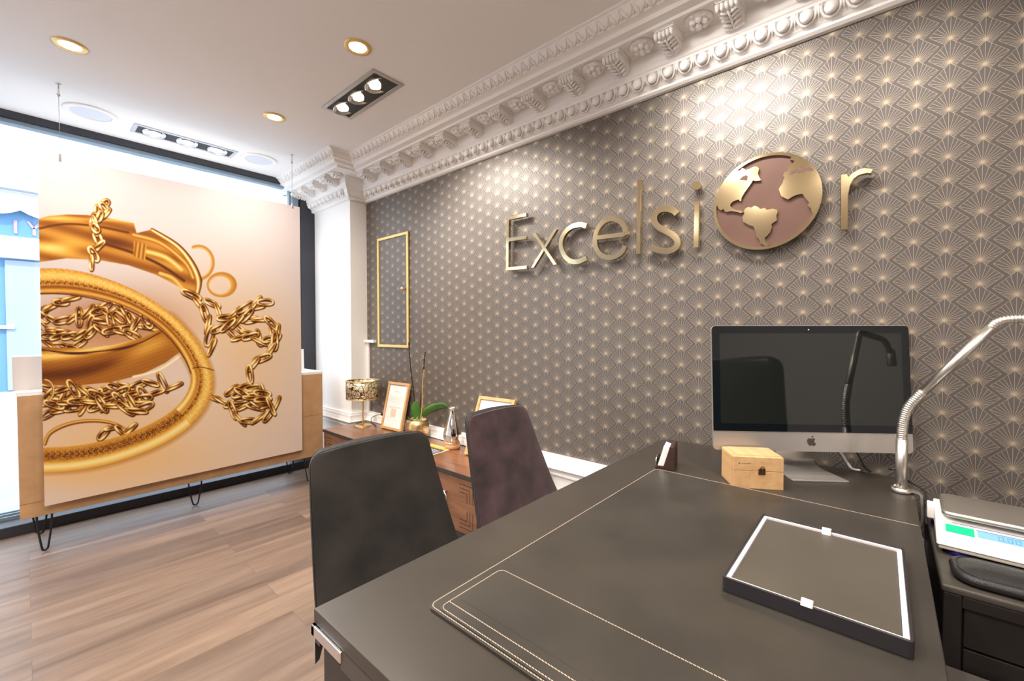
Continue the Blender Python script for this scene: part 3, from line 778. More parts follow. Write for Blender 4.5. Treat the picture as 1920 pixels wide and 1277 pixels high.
stroke(cmr([(285, 431), (331, 460), (358, 492), (372, 525), (369, 552)]), [7, 10, 12, 13, 9], lambda t, u, X_, Y_: .35 + .62 * np.exp(-((t - .1) / .4) ** 2) - .4 * sm(.5, 1, -t), 1.3)
stroke(cmr([(300, 512), (325, 522), (345, 545)]), 6, lambda t, u, X_, Y_: .70 + 0 * t, 2)
# chain over the back bangle
chain([(198, 380), (180, 400), (176, 430), (186, 455), (174, 478), (170, 502)], 20, 12, 5, .5, .12)
chain([(190, 384), (200, 398), (178, 412), (182, 440)], 16, 10, 5, .5, .16)
# heap inside the ring
chain([(70, 590), (100, 572), (130, 560), (150, 556)], 24, 10, 5, .3, -.05)
for pts in ([(70, 590), (110, 600), (150, 590), (190, 575), (220, 585)], [(70, 612), (110, 620), (150, 640), (120, 650), (80, 640)], [(140, 600), (170, 582), (210, 590), (240, 600)],
            [(215, 560), (240, 590), (260, 610), (290, 612)], [(160, 612), (200, 600), (230, 620), (260, 600), (285, 604)], [(80, 630), (140, 628), (200, 618), (250, 628)]):
    chain(pts, 24, 11, 4.2, .55, -.02)
# lower wide bangle
poly([(66, 648), (110, 652), (160, 652), (210, 647), (262, 634), (300, 616), (322, 604), (340, 612), (350, 640), (342, 656), (310, 680), (265, 702), (210, 716), (150, 722), (100, 722), (66, 718)],
     lambda X_, Y_: .34 + .42 * np.exp(-((Y_ - (668 - .0011 * (X_ - 66) ** 2)) / 8) ** 2) + .42 * np.exp(-(((X_ - 280) / 60) ** 2 + ((Y_ - (652 - .45 * (X_ - 280))) / 13) ** 2)) - .22 * np.exp(-((Y_ - (704 - .0011 * (X_ - 66) ** 2)) / 12) ** 2) + .03 * wave(X_, Y_, (.3, .9)), 1.3)
stroke(cmr([(66, 655), (130, 662), (200, 658), (262, 644), (300, 624), (316, 611)]), 5, lambda t, u, X_, Y_: .06 + .5 * wave(X_, Y_, (.07, 0), 1) * (t > 0), 1.5)
stroke(cmr([(250, 706), (300, 692), (345, 660), (356, 640)]), 4, lambda t, u, X_, Y_: .93 + 0 * t, 2)
# lower chains
for pts in ([(80, 720), (110, 745), (150, 738), (200, 728), (250, 722), (300, 716), (330, 726)], [(80, 755), (120, 750), (170, 748), (220, 735), (270, 740), (310, 730)], [(80, 778), (130, 765), (180, 762), (230, 756), (290, 740)],
            [(84, 742), (130, 728), (200, 745), (250, 756), (280, 770)], [(90, 760), (150, 752), (210, 760), (268, 772)]):
    chain(pts, 27, 11, 4.4, .5, .0)
stroke(arc(84, 732, 16, 20, -90, 60), 4.5, tubeS)
# small ring
stroke(cmr([(84, 832), (94, 812), (125, 796), (165, 789), (205, 792), (235, 805), (238, 820)]), [7, 8, 7, 6, 5], lambda t, u, X_, Y_: .2 + .5 * np.exp(-((t + .3) / .5) ** 2), 1.2)
chain([(188, 818), (208, 802), (232, 808), (250, 800)], 22, 9, 5, .3)
# right hand chains
chain([(350, 545), (368, 562), (385, 590), (392, 625), (398, 660)], 26, 11, 5, .3)
for pts in ([(392, 560), (410, 585), (430, 600), (460, 585), (495, 570)], [(400, 620), (430, 610), (470, 625), (505, 640), (515, 615)], [(415, 600), (450, 580), (480, 568), (498, 566)],
            [(430, 615), (440, 632), (470, 630), (490, 640), (512, 632)], [(460, 600), (500, 600), (520, 622), (512, 645)], [(470, 585), (440, 605), (410, 612)]):
    chain(pts, 24, 9, 4.0, .4, .08)
chain([(517, 630), (510, 652), (495, 668), (478, 680), (468, 695), (470, 715)], 24, 10, 4.2, .15, .12)
for pts in ([(392, 735), (405, 748), (430, 755), (460, 762), (500, 760)], [(425, 735), (455, 725), (480, 728), (500, 745), (480, 752), (440, 748)], [(430, 760), (452, 790), (460, 798)], [(455, 790), (480, 785), (505, 775), (517, 758)],
            [(440, 740), (470, 735), (500, 738)], [(445, 730), (470, 745), (498, 750), (510, 765)]):
    chain(pts, 25, 9, 4.2, .3, .04)
# big front ring
ringp = [(60, 528), (110, 527), (160, 533), (215, 548), (265, 570), (312, 602), (348, 640), (372, 682), (379, 715), (368, 750), (342, 782), (300, 810), (250, 832), (190, 850), (130, 860), (66, 863)]
wl = [50, 48, 44, 38, 34, 33, 36, 40, 42, 43, 44, 44, 44, 45, 46, 48]
R_ = cmr(ringp, 12)
def ringshade(t, u, X_, Y_):
    # t<0 is the outer side
    tex = (.5 + .5 * np.sin(X_ * .9 + 3 * np.sin(Y_ * .7)) * np.cos(Y_ * .8 + 2 * np.sin(X_ * .35)))
    edge = np.exp(-((t - .12) / .16) ** 2)
    inner = sm(.25, .4, t)
    v = .62 + .22 * np.exp(-((t + .45) / .35) ** 2) - .48 * edge * tex - .20 * tex * (t < .2)
    v = v * (1 - inner) + (.22 + .38 * np.exp(-((t - .72) / .18) ** 2) + .06 * tex + .25 * sm(.35, .6, u)) * inner
    v = np.where(u > .62, .58 + .30 * np.exp(-((t + .55) / .3) ** 2) - .62 * tex * np.exp(-((t - .30) / .42) ** 2), v)
    return v
stroke([(p[0] + 2, p[1] + 5) for p in R_[60:]], 40, lambda t, u, X_, Y_: .40 + 0 * t, 14)
stroke(R_, wl, ringshade, 1.2)
stroke(cmr([(361, 690), (378, 688), (401, 694)]), 1.6, lambda t, u, X_, Y_: .1 + 0 * t, 1)
stroke(cmr([(66, 550), (130, 552), (200, 566), (262, 592), (312, 628), (345, 670), (358, 700)]), 2.2, lambda t, u, X_, Y_: .12 + 0 * t, 1.2)
img = np.clip(img, 0, 255) / 255.
img = img ** 1.04 * np.array([.875, .885, .925])
lin = np.where(img <= .04045, img / 12.92, ((img + .055) / 1.055) ** 2.4)
# sheet corners (room) and the matching corners of the artwork
PTL, PTR, PBR, PBL = [Vector(p) for p in ((.0655, 3.47, 2.215), (1.448, 3.49, 2.226), (1.449, 3.49, .300), (.0605, 3.47, .285))]
art = [(69.7, 286.4), (561.5, 388.5), (566.8, 843.9), (83.6, 949.7)]
A_ = []; b_ = []
for (u, v), (x, y) in zip(((0, 0), (1, 0), (1, 1), (0, 1)), art):
    A_ += [[u, v, 1, 0, 0, 0, -u * x, -v * x], [0, 0, 0, u, v, 1, -u * y, -v * y]]; b_ += [x, y]
Hm = np.append(np.linalg.solve(np.array(A_), np.array(b_)), 1).reshape(3, 3)
NU, NV = 460, 640
U, V = np.meshgrid(np.linspace(0, 1, NU), np.linspace(0, 1, NV))
q = np.stack([U, V, np.ones_like(U)], -1) @ Hm.T
ax_ = (q[..., 0] / q[..., 2] - AX0) * AS; ay_ = (q[..., 1] / q[..., 2] - AY0) * AS
ix = np.clip(ax_, 0, AW - 1.001); iy = np.clip(ay_, 0, AH - 1.001); i0, j0 = ix.astype(int), iy.astype(int); fx, fy = (ix - i0)[..., None], (iy - j0)[..., None]
i1, j1 = np.minimum(i0 + 1, AW - 1), np.minimum(j0 + 1, AH - 1)
colr = (lin[j0, i0] * (1 - fx) + lin[j0, i1] * fx) * (1 - fy) + (lin[j1, i0] * (1 - fx) + lin[j1, i1] * fx) * fy
corners = [np.array(p) for p in (PTL, PTR, PBR, PBL)]
pos = (corners[0] * ((1 - U) * (1 - V))[..., None] + corners[1] * (U * (1 - V))[..., None] + corners[2] * (U * V)[..., None] + corners[3] * ((1 - U) * V)[..., None])
cen = pos.mean(axis=(0, 1))
post = thing('hanging_poster', 'large hanging poster printed with gold bangles and chains in front of the shop window', 'poster', tuple(cen))
idx = np.arange(NU * NV).reshape(NV, NU)
fa = np.stack([idx[:-1, :-1], idx[1:, :-1], idx[1:, 1:], idx[:-1, 1:]], -1).reshape(-1, 4)
me = bpy.data.meshes.new('printed_sheet'); me.vertices.add(NU * NV); me.vertices.foreach_set('co', (pos - cen + np.array([0, -.003, 0])).reshape(-1).astype(np.float32))
me.loops.add(fa.size); me.loops.foreach_set('vertex_index', fa.reshape(-1).astype(np.int32))
me.polygons.add(len(fa)); me.polygons.foreach_set('loop_start', np.arange(0, fa.size, 4, dtype=np.int32)); me.polygons.foreach_set('loop_total', np.full(len(fa), 4, np.int32))
me.update(calc_edges=True)
ca = me.color_attributes.new('print', 'FLOAT_COLOR', 'POINT'); ca.data.foreach_set('color', np.concatenate([colr.reshape(-1, 3), np.ones((NU * NV, 1))], 1).astype(np.float32).reshape(-1))
mp_ = bpy.data.materials.new('poster_print'); mp_.use_nodes = True; nt = mp_.node_tree; bb = nt.nodes['Principled BSDF']; at_ = nt.nodes.new('ShaderNodeAttribute'); at_.attribute_name = 'print'
nt.links.new(at_.outputs['Color'], bb.inputs['Base Color']); bb.inputs['Roughness'].default_value = .6; bb.inputs['Specular IOR Level'].default_value = .2
me.materials.append(mp_); o = bpy.data.objects.new('printed_sheet', me); COL.objects.link(o); o.parent = post
bm = B(); c4 = [Vector(c) - Vector(cen) for c in corners]
va = [bm.verts.new(c + Vector((0, -.0025, 0))) for c in c4]; vb = [bm.verts.new(c + Vector((0, .003, 0))) for c in c4]
bm.faces.new(vb)
for k in range(4): bm.faces.new((va[k], va[(k + 1) % 4], vb[(k + 1) % 4], vb[k]))
obj('backing_board', bm, M_PAPERW, post)
for n_, px in (('left', .150), ('right', 1.395)):
    u_ = (px - .0655) / 1.383; top = PTL.lerp(PTR, u_)
    w = thing('hanging_wire', 'thin steel wire from the ceiling to the poster at its %s end' % n_, 'wire', (top.x, top.y, ZC), 0, 'wires holding the poster')
    bm = B(); tube(bm, [(0, 0, 0), (0, 0, top.z - ZC - .01)], .0013, 6); obj('wire', bm, M_CABLE, w)
    bm = B(); lathe(bm, [(.011, 0), (.011, -.004), (.004, -.006), (.004, -.05), (.008, -.055), (.008, -.066), (.002, -.072)], n=14); obj('ceiling_anchor', bm, M_CHROME, w)
    bm = B(); box(bm, -.005, .005, -.006, .005, top.z - ZC - .022, top.z - ZC + .018); obj('clip', bm, M_CHROME, w)

# ------------------------------------------------------------------ display plinth on hairpin legs behind the poster
pl = thing('display_plinth', 'raw fibreboard window plinth on black hairpin legs behind the hanging poster', 'display plinth', (.8, 3.73, 0))
obj('body', box(B(), -.83, .835, -.20, .20, .218, .895), M_MDF, pl, bevel=.002)
obj('top_panel', box(B(), -.835, .84, -.20, .20, .895, .915), M_PAPERW, pl)
bm = box(B(), .40, .8355, -.2008, -.199, .556, .5585); obj('seam', bm, mat('seam_brown', (.22, .12, .06), .8), pl)
bm = box(B(), -.8308, -.70, -.2008, -.199, .30, .302); obj('seam', bm, MATS['seam_brown'], pl)
for x, y, sp, rz in ((-.739, -.155, .028, .7), (-.01, -.03, .030, 0.05), (.741, -.150, .028, -.75), (-.753, .165, .026, -.3), (.715, .17, .028, .2)):
    bm = B(); c, s = math.cos(rz), math.sin(rz)
    prf = [(-sp - .012, .218), (-sp - .004, .12), (-.016, .022), (-.008, .010), (0, .0065), (.008, .010), (.016, .022), (sp + .004, .12), (sp + .012, .218)]
    tube(bm, catmull([(x + a * c, y + a * s, z) for a, z in prf], 4), .005, 8)
    box(bm, x - .045, x + .045, y - .03, y + .03, .214, .218)
    obj('leg', bm, M_BLACK, pl)
bxx = [on(p, 700, 1, 3.75).x for p in (32, 66)]
o = obj('display_block', box(B(), -.045, .14, 3.66, 3.84, .9155, 1.105), M_GREY); tag(o, 'grey display block standing on the left end of the plinth', 'display block')
o = obj('display_tray', box(B(), -.05, .30, 3.62, 3.88, .915, .9154), M_PAPERW); bpy.data.objects.remove(o)
cw = on(571, 650, 1, 3.72).x
bm = B(); prism(bm, [(cw - .12, .9155), (cw - .005, .9155), (cw + .004, 1.095), (cw - .10, 1.10)], lambda a, z: Vector((a, 3.72 + (z - .91) * .15, z)), lambda a, z: Vector((a, 3.73 + (z - .91) * .15, z)))
tag(obj('display_card', bm, M_PAPERW), 'white display card standing on the right end of the plinth beside the poster edge', 'card')

# ------------------------------------------------------------------ walnut sideboard
SX0, SX1, SY0, SY1, SZ = 1.555, 1.953, 1.60, 3.362, .469
sb = thing('sideboard', 'low walnut sideboard with black edging and grooved doors along the papered wall', 'sideboard', ((SX0 + SX1) / 2, (SY0 + SY1) / 2, 0))
OX, OY = -(SX0 + SX1) / 2, -(SY0 + SY1) / 2
def sbx(bm, x0, x1, y0, y1, z0, z1, mi=0): return box(bm, x0 + OX, x1 + OX, y0 + OY, y1 + OY, z0, z1, mi)
M_EDGE = mat('black_edge_band', (.035, .032, .031), .5)
obj('carcass', sbx(B(), SX0 + .022, SX1, SY0 + .01, SY1 - .01, .10, SZ - .022), M_EDGE, sb)
obj('top', sbx(B(), SX0 + .0015, SX1, SY0 + .001, SY1 - .001, SZ - .022, SZ), M_WALNUT, sb)
obj('top_edging', sbx(sbx(B(), SX0, SX0 + .0014, SY0, SY1, SZ - .022, SZ - .0005), SX0, SX1, SY1 - .001, SY1, SZ - .022, SZ - .0005), M_EDGE, sb)
obj('bottom_rail', sbx(B(), SX0 + .002, SX1, SY0 + .01, SY1 - .01, .112, .142), M_EDGE, sb)
M_GROOVE = mat('groove', (.03, .012, .006), .7)
nd = 3; dw = (SY1 - SY0 - .02) / nd
for i in range(nd):
    y1 = SY1 - .01 - i * dw; y0 = y1 - dw
    bm = sbx(B(), SX0 + .004, SX0 + .022, y0 + .002, y1 - .002, .146, SZ - .026); g = .0035; xg0, xg1 = SX0 + .0035, SX0 + .0046
    for k, (ins, ln) in enumerate(((.030, .110), (.052, .090), (.074, .068))):
        for sy in (0, 1):
            for szz in (0, 1):
                ye = (y0 + ins) if sy == 0 else (y1 - ins); ze = (.170 + ins * .9) if szz == 0 else (SZ - .048 - ins * .9 + .02)
                ze = (.146 + ins) if szz == 0 else (SZ - .026 - ins)
                yl = (y0 + .135) if sy == 0 else (y1 - .135)
                zm = (.146 + SZ - .026) / 2 + (-.022 if szz == 0 else .022)
                sbx(bm, xg0, xg1, min(ye, yl), max(ye, yl), ze - g / 2, ze + g / 2, 1)
                sbx(bm, xg0, xg1, ye - g / 2, ye + g / 2, min(ze, zm), max(ze, zm), 1)
    d = obj('door', bm, [M_WALNUTF, M_GROOVE], sb)
    yc = (y0 + y1) / 2 + OY - (.045 if i == 2 else 0); xc = SX0 + OX
    bm = B(); tube(bm, [(xc + .006, yc, .345), (xc - .020, yc, .345)], .008, 10)
    tube(bm, [(xc - .018, yc + .027 * math.sin(t), .316 + .030 * math.cos(t)) for t in [k * math.pi / 10 for k in range(20)]], .0036, 8, closed=True)
    obj('ring_pull', bm, M_STEEL, d)
for x in (SX0 + .05, SX1 - .05):
    for y in (SY0 + .12, SY1 - .12):
        obj('leg', sbx(B(), x - .018, x + .018, y - .018, y + .018, 0, .112), M_EDGE, sb)

# ---- table lamp with pierced shade
LX, LY = 1.828, 3.225
lamp = thing('table_lamp', 'small brass table lamp with a pierced cell patterned drum shade on the sideboard', 'lamp', (LX, LY, SZ))
obj('base', lathe(B(), [(.0001, 0), (.068, 0), (.068, .004), (.066, .006), (.0001, .006)], n=40, caps=False), M_GOLD, lamp)
obj('stem', tube(B(), [(0, 0, .005), (0, 0, .285)], .0065, 12), M_GOLD, lamp)
obj('bulb_socket', lathe(B(), [(.0001, .25), (.016, .252), (.018, .285), (.0001, .287)], n=18, caps=False), M_BLACK, lamp)
bm = B(); blob(bm, Vector((0, 0, .325)), .026, .026, .032, 16); obj('bulb', bm, mat('clear_bulb', (.95, .95, .95), .05, trans=.8, ior=1.2), lamp)
def shade_mat():
    m = bpy.data.materials.new('pierced_shade'); m.use_nodes = True; nt = m.node_tree; b = nt.nodes['Principled BSDF']
    tc = nt.nodes.new('ShaderNodeTexCoord'); v = nt.nodes.new('ShaderNodeTexVoronoi'); v.feature = 'DISTANCE_TO_EDGE'; v.inputs['Scale'].default_value = 34
    nt.links.new(tc.outputs['Object'], v.inputs['Vector'])
    v2 = nt.nodes.new('ShaderNodeTexVoronoi'); v2.feature = 'DISTANCE_TO_EDGE'; v2.inputs['Scale'].default_value = 110; nt.links.new(tc.outputs['Object'], v2.inputs['Vector'])
    d = X(nt, v.outputs['Distance']); e = X(nt, v2.outputs['Distance'])
    dark = d.lt(.055); hole = e.gt(.10) * d.gt(.055)
    mx = nt.nodes.new('ShaderNodeMix'); mx.data_type = 'RGBA'; mx.inputs[6].default_value = (.80, .66, .42, 1); mx.inputs[7].default_value = (.015, .012, .01, 1)
    nt.links.new(dark.s, mx.inputs[0]); nt.links.new(mx.outputs[2], b.inputs['Base Color'])
    nt.links.new((hole * -.72 + 1.0).s, b.inputs['Alpha']); b.inputs['Roughness'].default_value = .35
    nt.links.new((dark * -.7 + .7).s, b.inputs['Metallic'])
    return m
bm = lathe(B(), [(.132, .228), (.132, .374)], n=64, caps=False)
sh = obj('lamp_shade', bm, shade_mat(), lamp)
md = sh.modifiers.new('thick', 'SOLIDIFY'); md.thickness = .001
for z in (.228, .374): obj('shade_rim', tube(B(), [(.132 * math.cos(a), .132 * math.sin(a), z) for a in [k * math.pi / 24 for k in range(48)]], .0022 if z < .3 else .0035, 6, closed=True), M_GOLD, sh)
bm = B()
for a in (0, 2.1, 4.2): tube(bm, [(0, 0, .245), (.132 * math.cos(a), .132 * math.sin(a), .235)], .0014, 5)
obj('shade_arm', bm, M_BLACK, sh)
cordp = [(1.895, 3.06, .575), (1.86, 3.075, .57), (1.83, 3.10, .55), (1.835, 3.10, .51), (1.85, 3.07, .478), (1.90, 3.16, .4735), (1.925, 3.27, .4735), (1.90, 3.34, .4735), (1.83, 3.33, .4735), (1.815, 3.285, .474), (1.826, 3.24, .476)]
cd_ = lamp; off = Vector((-LX, -LY, -SZ))
obj('flex', tube(B(), [p + off for p in catmull(cordp, 6)], .0026, 8), M_CORD, cd_)
bm = B(); tube(bm, [Vector((1.935, 3.06, .575)) + off, Vector((1.905, 3.06, .575)) + off, Vector((1.89, 3.06, .574)) + off], [.017, .015, .006], 12); obj('plug', bm, M_CORD, cd_)

# ---- framed sheets leaning on the wall
def framed(name, label, bl, br, tl, tr, fw, wm, marks, dep=.022, group=None):
    """leaning frame given by its four outer corners"""
    bl, br, tl, tr = map(Vector, (bl, br, tl, tr))
    ex = (br - bl); W = ex.length; ex.normalize(); ey = (tl - bl); Hh = ey.length; ey = (ey - ex * ey.dot(ex)).normalized(); ez = ex.cross(ey)   # ez looks out of the picture
    if ez.x > 0: ez = -ez
    t = thing(name, label, 'picture frame', bl)
    M = Matrix((( ex.x, ey.x, ez.x, 0), (ex.y, ey.y, ez.y, 0), (ex.z, ey.z, ez.z, 0), (0, 0, 0, 1)))
    def bxx_(bm, *a): return box(bm, *a, mtx=M)
    bm = B(); bxx_(bm, 0, fw, 0, Hh, -dep, 0); bxx_(bm, W - fw, W, 0, Hh, -dep, 0); bxx_(bm, fw, W - fw, 0, fw, -dep, 0); bxx_(bm, fw, W - fw, Hh - fw, Hh, -dep, 0)
    obj('frame', bm, wm, t, bevel=.001, seg=1)
    obj('paper', bxx_(B(), fw, W - fw, fw, Hh - fw, -dep + .002, -.010), M_PAPERW, t)
    for nm, mm, rects in marks:
        bm = B()
        for (a, b_2, w, h_) in rects: bxx_(bm, fw + a * (W - 2 * fw), fw + (a + w) * (W - 2 * fw), fw + b_2 * (Hh - 2 * fw), fw + (b_2 + h_) * (Hh - 2 * fw), -.010, -.0094)
        obj(nm, bm, mm, t)
    return t
random.seed(9)
lines = [(.12, .70, .80, .006), (.10, .66, .74, .004), (.10, .64, .55, .004), (.10, .60, .60, .004), (.35, .57, .45, .004), (.12, .47, .72, .005), (.13, .455, .66, .004), (.14, .985, .70, .008)]
bars = [(.30, .42 - .022 * k, .28, .010) for k in range(9)]
f1 = framed('picture_frame', 'tall oak frame with a printed notice leaning between lamp and orchid', (1.872, 3.040, SZ + .006), (1.886, 2.780, SZ + .006), (1.958, 3.015, .838), (1.970, 2.745, .838), .019, M_OAK,
       [('heading', M_ORANGE, [(.33, .83, .32, .008)]), ('text_lines', M_INK, lines), ('price_list', M_ORANGE, bars)])
f2 = framed('picture_frame', 'oak frame with a white printed sheet leaning behind the aubergine chair', (1.812, 1.985, SZ + .007), (1.830, 1.690, SZ + .007), (1.955, 1.965, .827), (1.968, 1.672, .827), .021, M_OAK,
       [('text_lines', M_INK, [(.16, .80, .05, .03), (.28, .80, .28, .012), (.28, .775, .20, .008), (.14, .70, .03, .045), (.2, .6, .6, .01), (.2, .55, .5, .01), (.2, .45, .55, .01)])])

# ---- orchid
PX_, PY_ = 1.862, 2.535
orc = thing('potted_orchid', 'leafy orchid with two bare stems in a hammered gold pot on the sideboard', 'potted plant', (PX_, PY_, SZ))
obj('pot', lathe(B(), [(.0001, .001), (.050, .001), (.066, .016), (.080, .045), (.085, .075), (.083, .110), (.074, .140), (.071, .143), (.067, .139), (.066, .12), (.0001, .118)], n=48, caps=False), M_POT, orc, smooth=True)
obj('bark', lathe(B(), [(.0001, .130), (.04, .128), (.066, .120)], n=24, caps=False), M_SOIL, orc)
def leaf(pts, ws, droop, name='leaf'):
    P = catmull(pts, 8); n = len(P); bm = B(); rows = []
    for i, p in enumerate(P):
        t = (P[min(i + 1, n - 1)] - P[max(i - 1, 0)]).normalized(); side = t.cross(Vector((0, 0, 1)))
        side = side.normalized() if abs(t.z) < .88 else Vector((PY_, -PX_, 0)).normalized() * -1; u = i / (n - 1); w = np.interp(u, np.linspace(0, 1, len(ws)), ws)
        up = side.cross(t).normalized(); side = (side * math.cos(droop) + up * math.sin(droop)).normalized(); upn = side.cross(t).normalized()
        rows.append([bm.verts.new(p + side * w * k + upn * (abs(k) ** 1.6) * w * .35) for k in (-1, -.5, 0, .5, 1)])
    for i in range(n - 1):
        for k in range(4): bm.faces.new((rows[i][k], rows[i + 1][k], rows[i + 1][k + 1], rows[i][k + 1])).smooth = True
    o = obj(name, bm, M_LEAF, orc); md = o.modifiers.new('thick', 'SOLIDIFY'); md.thickness = .003; return o
sv = Vector((PY_, -PX_, 0)).normalized()      # sideways as seen from the room
def q_(a, z, f=0): p = sv * a + Vector((-PX_, -PY_, 0)).normalized() * f; return (p.x, p.y, z)
leaf([q_(.01, .13), q_(.06, .185), q_(.12, .222, .03), q_(.18, .238, .05), q_(.225, .232, .07)], [.010, .032, .036, .028, .003], .9)
leaf([q_(.0, .13, .01), q_(-.008, .18, .012), q_(-.014, .23, .014), q_(-.012, .275, .016)], [.012, .036, .034, .004], .15)
leaf([q_(.01, .13), q_(.04, .17, -.01), q_(.085, .200, -.02), q_(.11, .215, -.03)], [.010, .028, .026, .004], .7)
leaf([q_(-.02, .13, .03), q_(-.045, .150, .05), q_(-.065, .175, .06)], [.007, .014, .003], .3)
bm = tube(B(), catmull([q_(-.012, .12), q_(-.022, .30), q_(-.042, .48), q_(-.052, .60), q_(-.058, .70)], 6), [.0045] * 12 + [.0038] * 13, 8)
for k, z in ((-.046, .50), (-.053, .62), (-.026, .33)): blob(bm, Vector(q_(k, z)), .0062, .0062, .009, 8)
obj('flower_stem', bm, M_STEM, orc, label='left bare dark stem, the taller one')
bm = tube(B(), catmull([q_(.012, .12), q_(.022, .26), q_(.040, .44), q_(.050, .56), q_(.058, .63)], 6), .0042, 8)
for k, z in ((.033, .36), (.047, .52)): blob(bm, Vector(q_(k, z)), .0068, .0068, .009, 8)
obj('flower_stem', bm, M_STEM, orc)
obj('support_cane', tube(B(), catmull([q_(.020, .12, .01), q_(.036, .25, .01), q_(.036, .38, .01), q_(.050, .50, .012)], 6), .0042, 8), M_CANE, orc)
def root(pts, k, r): obj('aerial_root', tube(B(), catmull(pts, k), r, 5), M_ROOT, orc)
root([q_(.047, .52), q_(.040, .55, .01), q_(.022, .575, .02), q_(.045, .585, .01), q_(.054, .59)], 5, .0013)
root([q_(.040, .47, .01), q_(.052, .455, .01), q_(.045, .50, .015)], 5, .0013)
root([q_(-.030, .36, .01), q_(-.048, .375, .015), q_(-.05, .40, .01)], 5, .0013)
for k in range(9):
    a = -.05 + k * .011; root([q_(a * .5, .128, .02), q_(a + .01, .158 + .01 * math.sin(k * 2), .035), q_(a * 1.2 - .01, .135, .055)], 4, .0018)

# ---- mercury vase
vs = thing('vase', 'silver mirrored bottle vase with a light wood base, beside the orchid', 'vase', (1.868, 2.158, SZ))
obj('wood_base', lathe(B(), [(.0001, 0), (.046, 0), (.052, .010), (.053, .026), (.046, .031), (.0001, .031)], n=40, caps=False), M_COPBASE, vs)
obj('body', lathe(B(), [(.040, .031), (.050, .040), (.058, .060), (.062, .085), (.059, .112), (.050, .145), (.038, .180), (.027, .212), (.021, .235), (.0195, .255), (.0205, .262), (.026, .268), (.026, .273), (.021, .274), (.018, .262), (.016, .20)], n=48, caps=False), M_MERC, vs, smooth=True)

# ---- leaflet
lf = thing('leaflet', 'black and gold printed leaflet lying on the sideboard between the two chairs', 'leaflet', (1.75, 2.235, SZ + .0005))
bm = B(); cs = [(1.646, 2.128), (1.842, 2.139), (1.838, 2.345), (1.642, 2.334)]
def lq(u, v): 
    a = [Vector((c[0] - 1.75, c[1] - 2.235)) for c in cs]; p = a[0] * (1 - u) * (1 - v) + a[1] * u * (1 - v) + a[2] * u * v + a[3] * (1 - u) * v; return p.x, p.y
def lrect(bm, u0, u1, v0, v1, z0, z1): return prism(bm, [lq(u0, v0), lq(u1, v0), lq(u1, v1), lq(u0, v1)], lambda a, b: Vector((a, b, z0)), lambda a, b: Vector((a, b, z1)))
obj('sheet', lrect(B(), 0, 1, 0, 1, 0, .003), M_PAPERW, lf)
obj('print', lrect(B(), .03, .97, .03, 1, .003, .0034), mat('print_black', (.03, .028, .03), .4), lf)
bm = B(); lrect(bm, .76, .97, .03, 1, .0034, .0038)
for k in range(9): lrect(bm, .70, .77, .04 + k * .11, .09 + k * .11, .0034, .0038)
obj('gold_band', bm, mat('print_gold', (.72, .46, .08), .4), lf)
bm = B()
for k in range(7):
    v = .10
    while v < .92:
        w = random.uniform(.03, .10); lrect(bm, .58 - k * .075, .605 - k * .075, v, min(v + w, .95), .0034, .0037); v += w + .02
obj('print_lines', bm, MATS['white_card'], lf)

# ------------------------------------------------------------------ desk
DX0, DX1, DY0, DY1, DZ = .336, 1.955, -.076, .768, .75
DO = Vector((1.145, .346, 0))
desk = thing('desk', 'large black desk with a satin top standing against the papered wall', 'desk', DO)
def dbx(bm, x0, x1, y0, y1, z0, z1): return box(bm, x0 - DO.x, x1 - DO.x, y0 - DO.y, y1 - DO.y, z0, z1)
pts = [(a, b) for a, b in rrect(DX0, DX1, DY0, DY1, .004, 2)]
pts = [(DX0, DY0), (DX1 - .01, DY0), (DX1, DY0 + .01), (DX1, DY1 - .05), (DX1 - .012, DY1 - .018), (DX1 - .05, DY1), (DX0, DY1)]
bm = B(); prism(bm, pts, lambda a, b: Vector((a - DO.x, b - DO.y, DZ - .026)), lambda a, b: Vector((a - DO.x, b - DO.y, DZ))); obj('desktop', bm, M_DESK, desk, bevel=.0012)
bm = B(); dbx(bm, DX0 - .001, DX1 - .05, DY1 - .024, DY1 - .006, DZ - .058, DZ - .0262); dbx(bm, DX0 - .001, DX0 + .018, DY0 + .02, DY1 - .10, DZ - .058, DZ - .0262); obj('under_rail', bm, mat('rail_grey', (.075, .065, .062), .3, metal=.5), desk)
bm = B(); dbx(bm, DX0 - .005, DX0 + .02, DY1 - .105, DY1 + .002, DZ - .046, DZ - .0262); dbx(bm, DX0 - .005, DX0 + .03, DY1 - .012, DY1 + .002, DZ - .046, DZ - .0262)
obj('corner_bracket', bm, M_CHROME, desk, bevel=.002)
bm = B(); prism(bm, [(0, 0), (.022, 0), (.008, -.045), (0, -.050)], lambda a, z: Vector((DX0 - DO.x + a - .003, DY1 - DO.y - .010, DZ - .046 + z)), lambda a, z: Vector((DX0 - DO.x + a - .003, DY1 - DO.y - .002, DZ - .046 + z))); obj('gusset', bm, M_CHROME, desk)
obj('end_panel', dbx(B(), DX0 + .004, DX0 + .032, DY0 + .02, DY1 - .03, 0, DZ - .06), M_DESKED, desk)
obj('end_panel', dbx(B(), DX1 - .06, DX1 - .03, DY0 + .02, DY1 - .03, 0, DZ - .027), M_DESKED, desk)
obj('modesty_panel', dbx(B(), DX0 + .03, DX1 - .06, .30, .318, .25, DZ - .027), M_DESKED, desk)

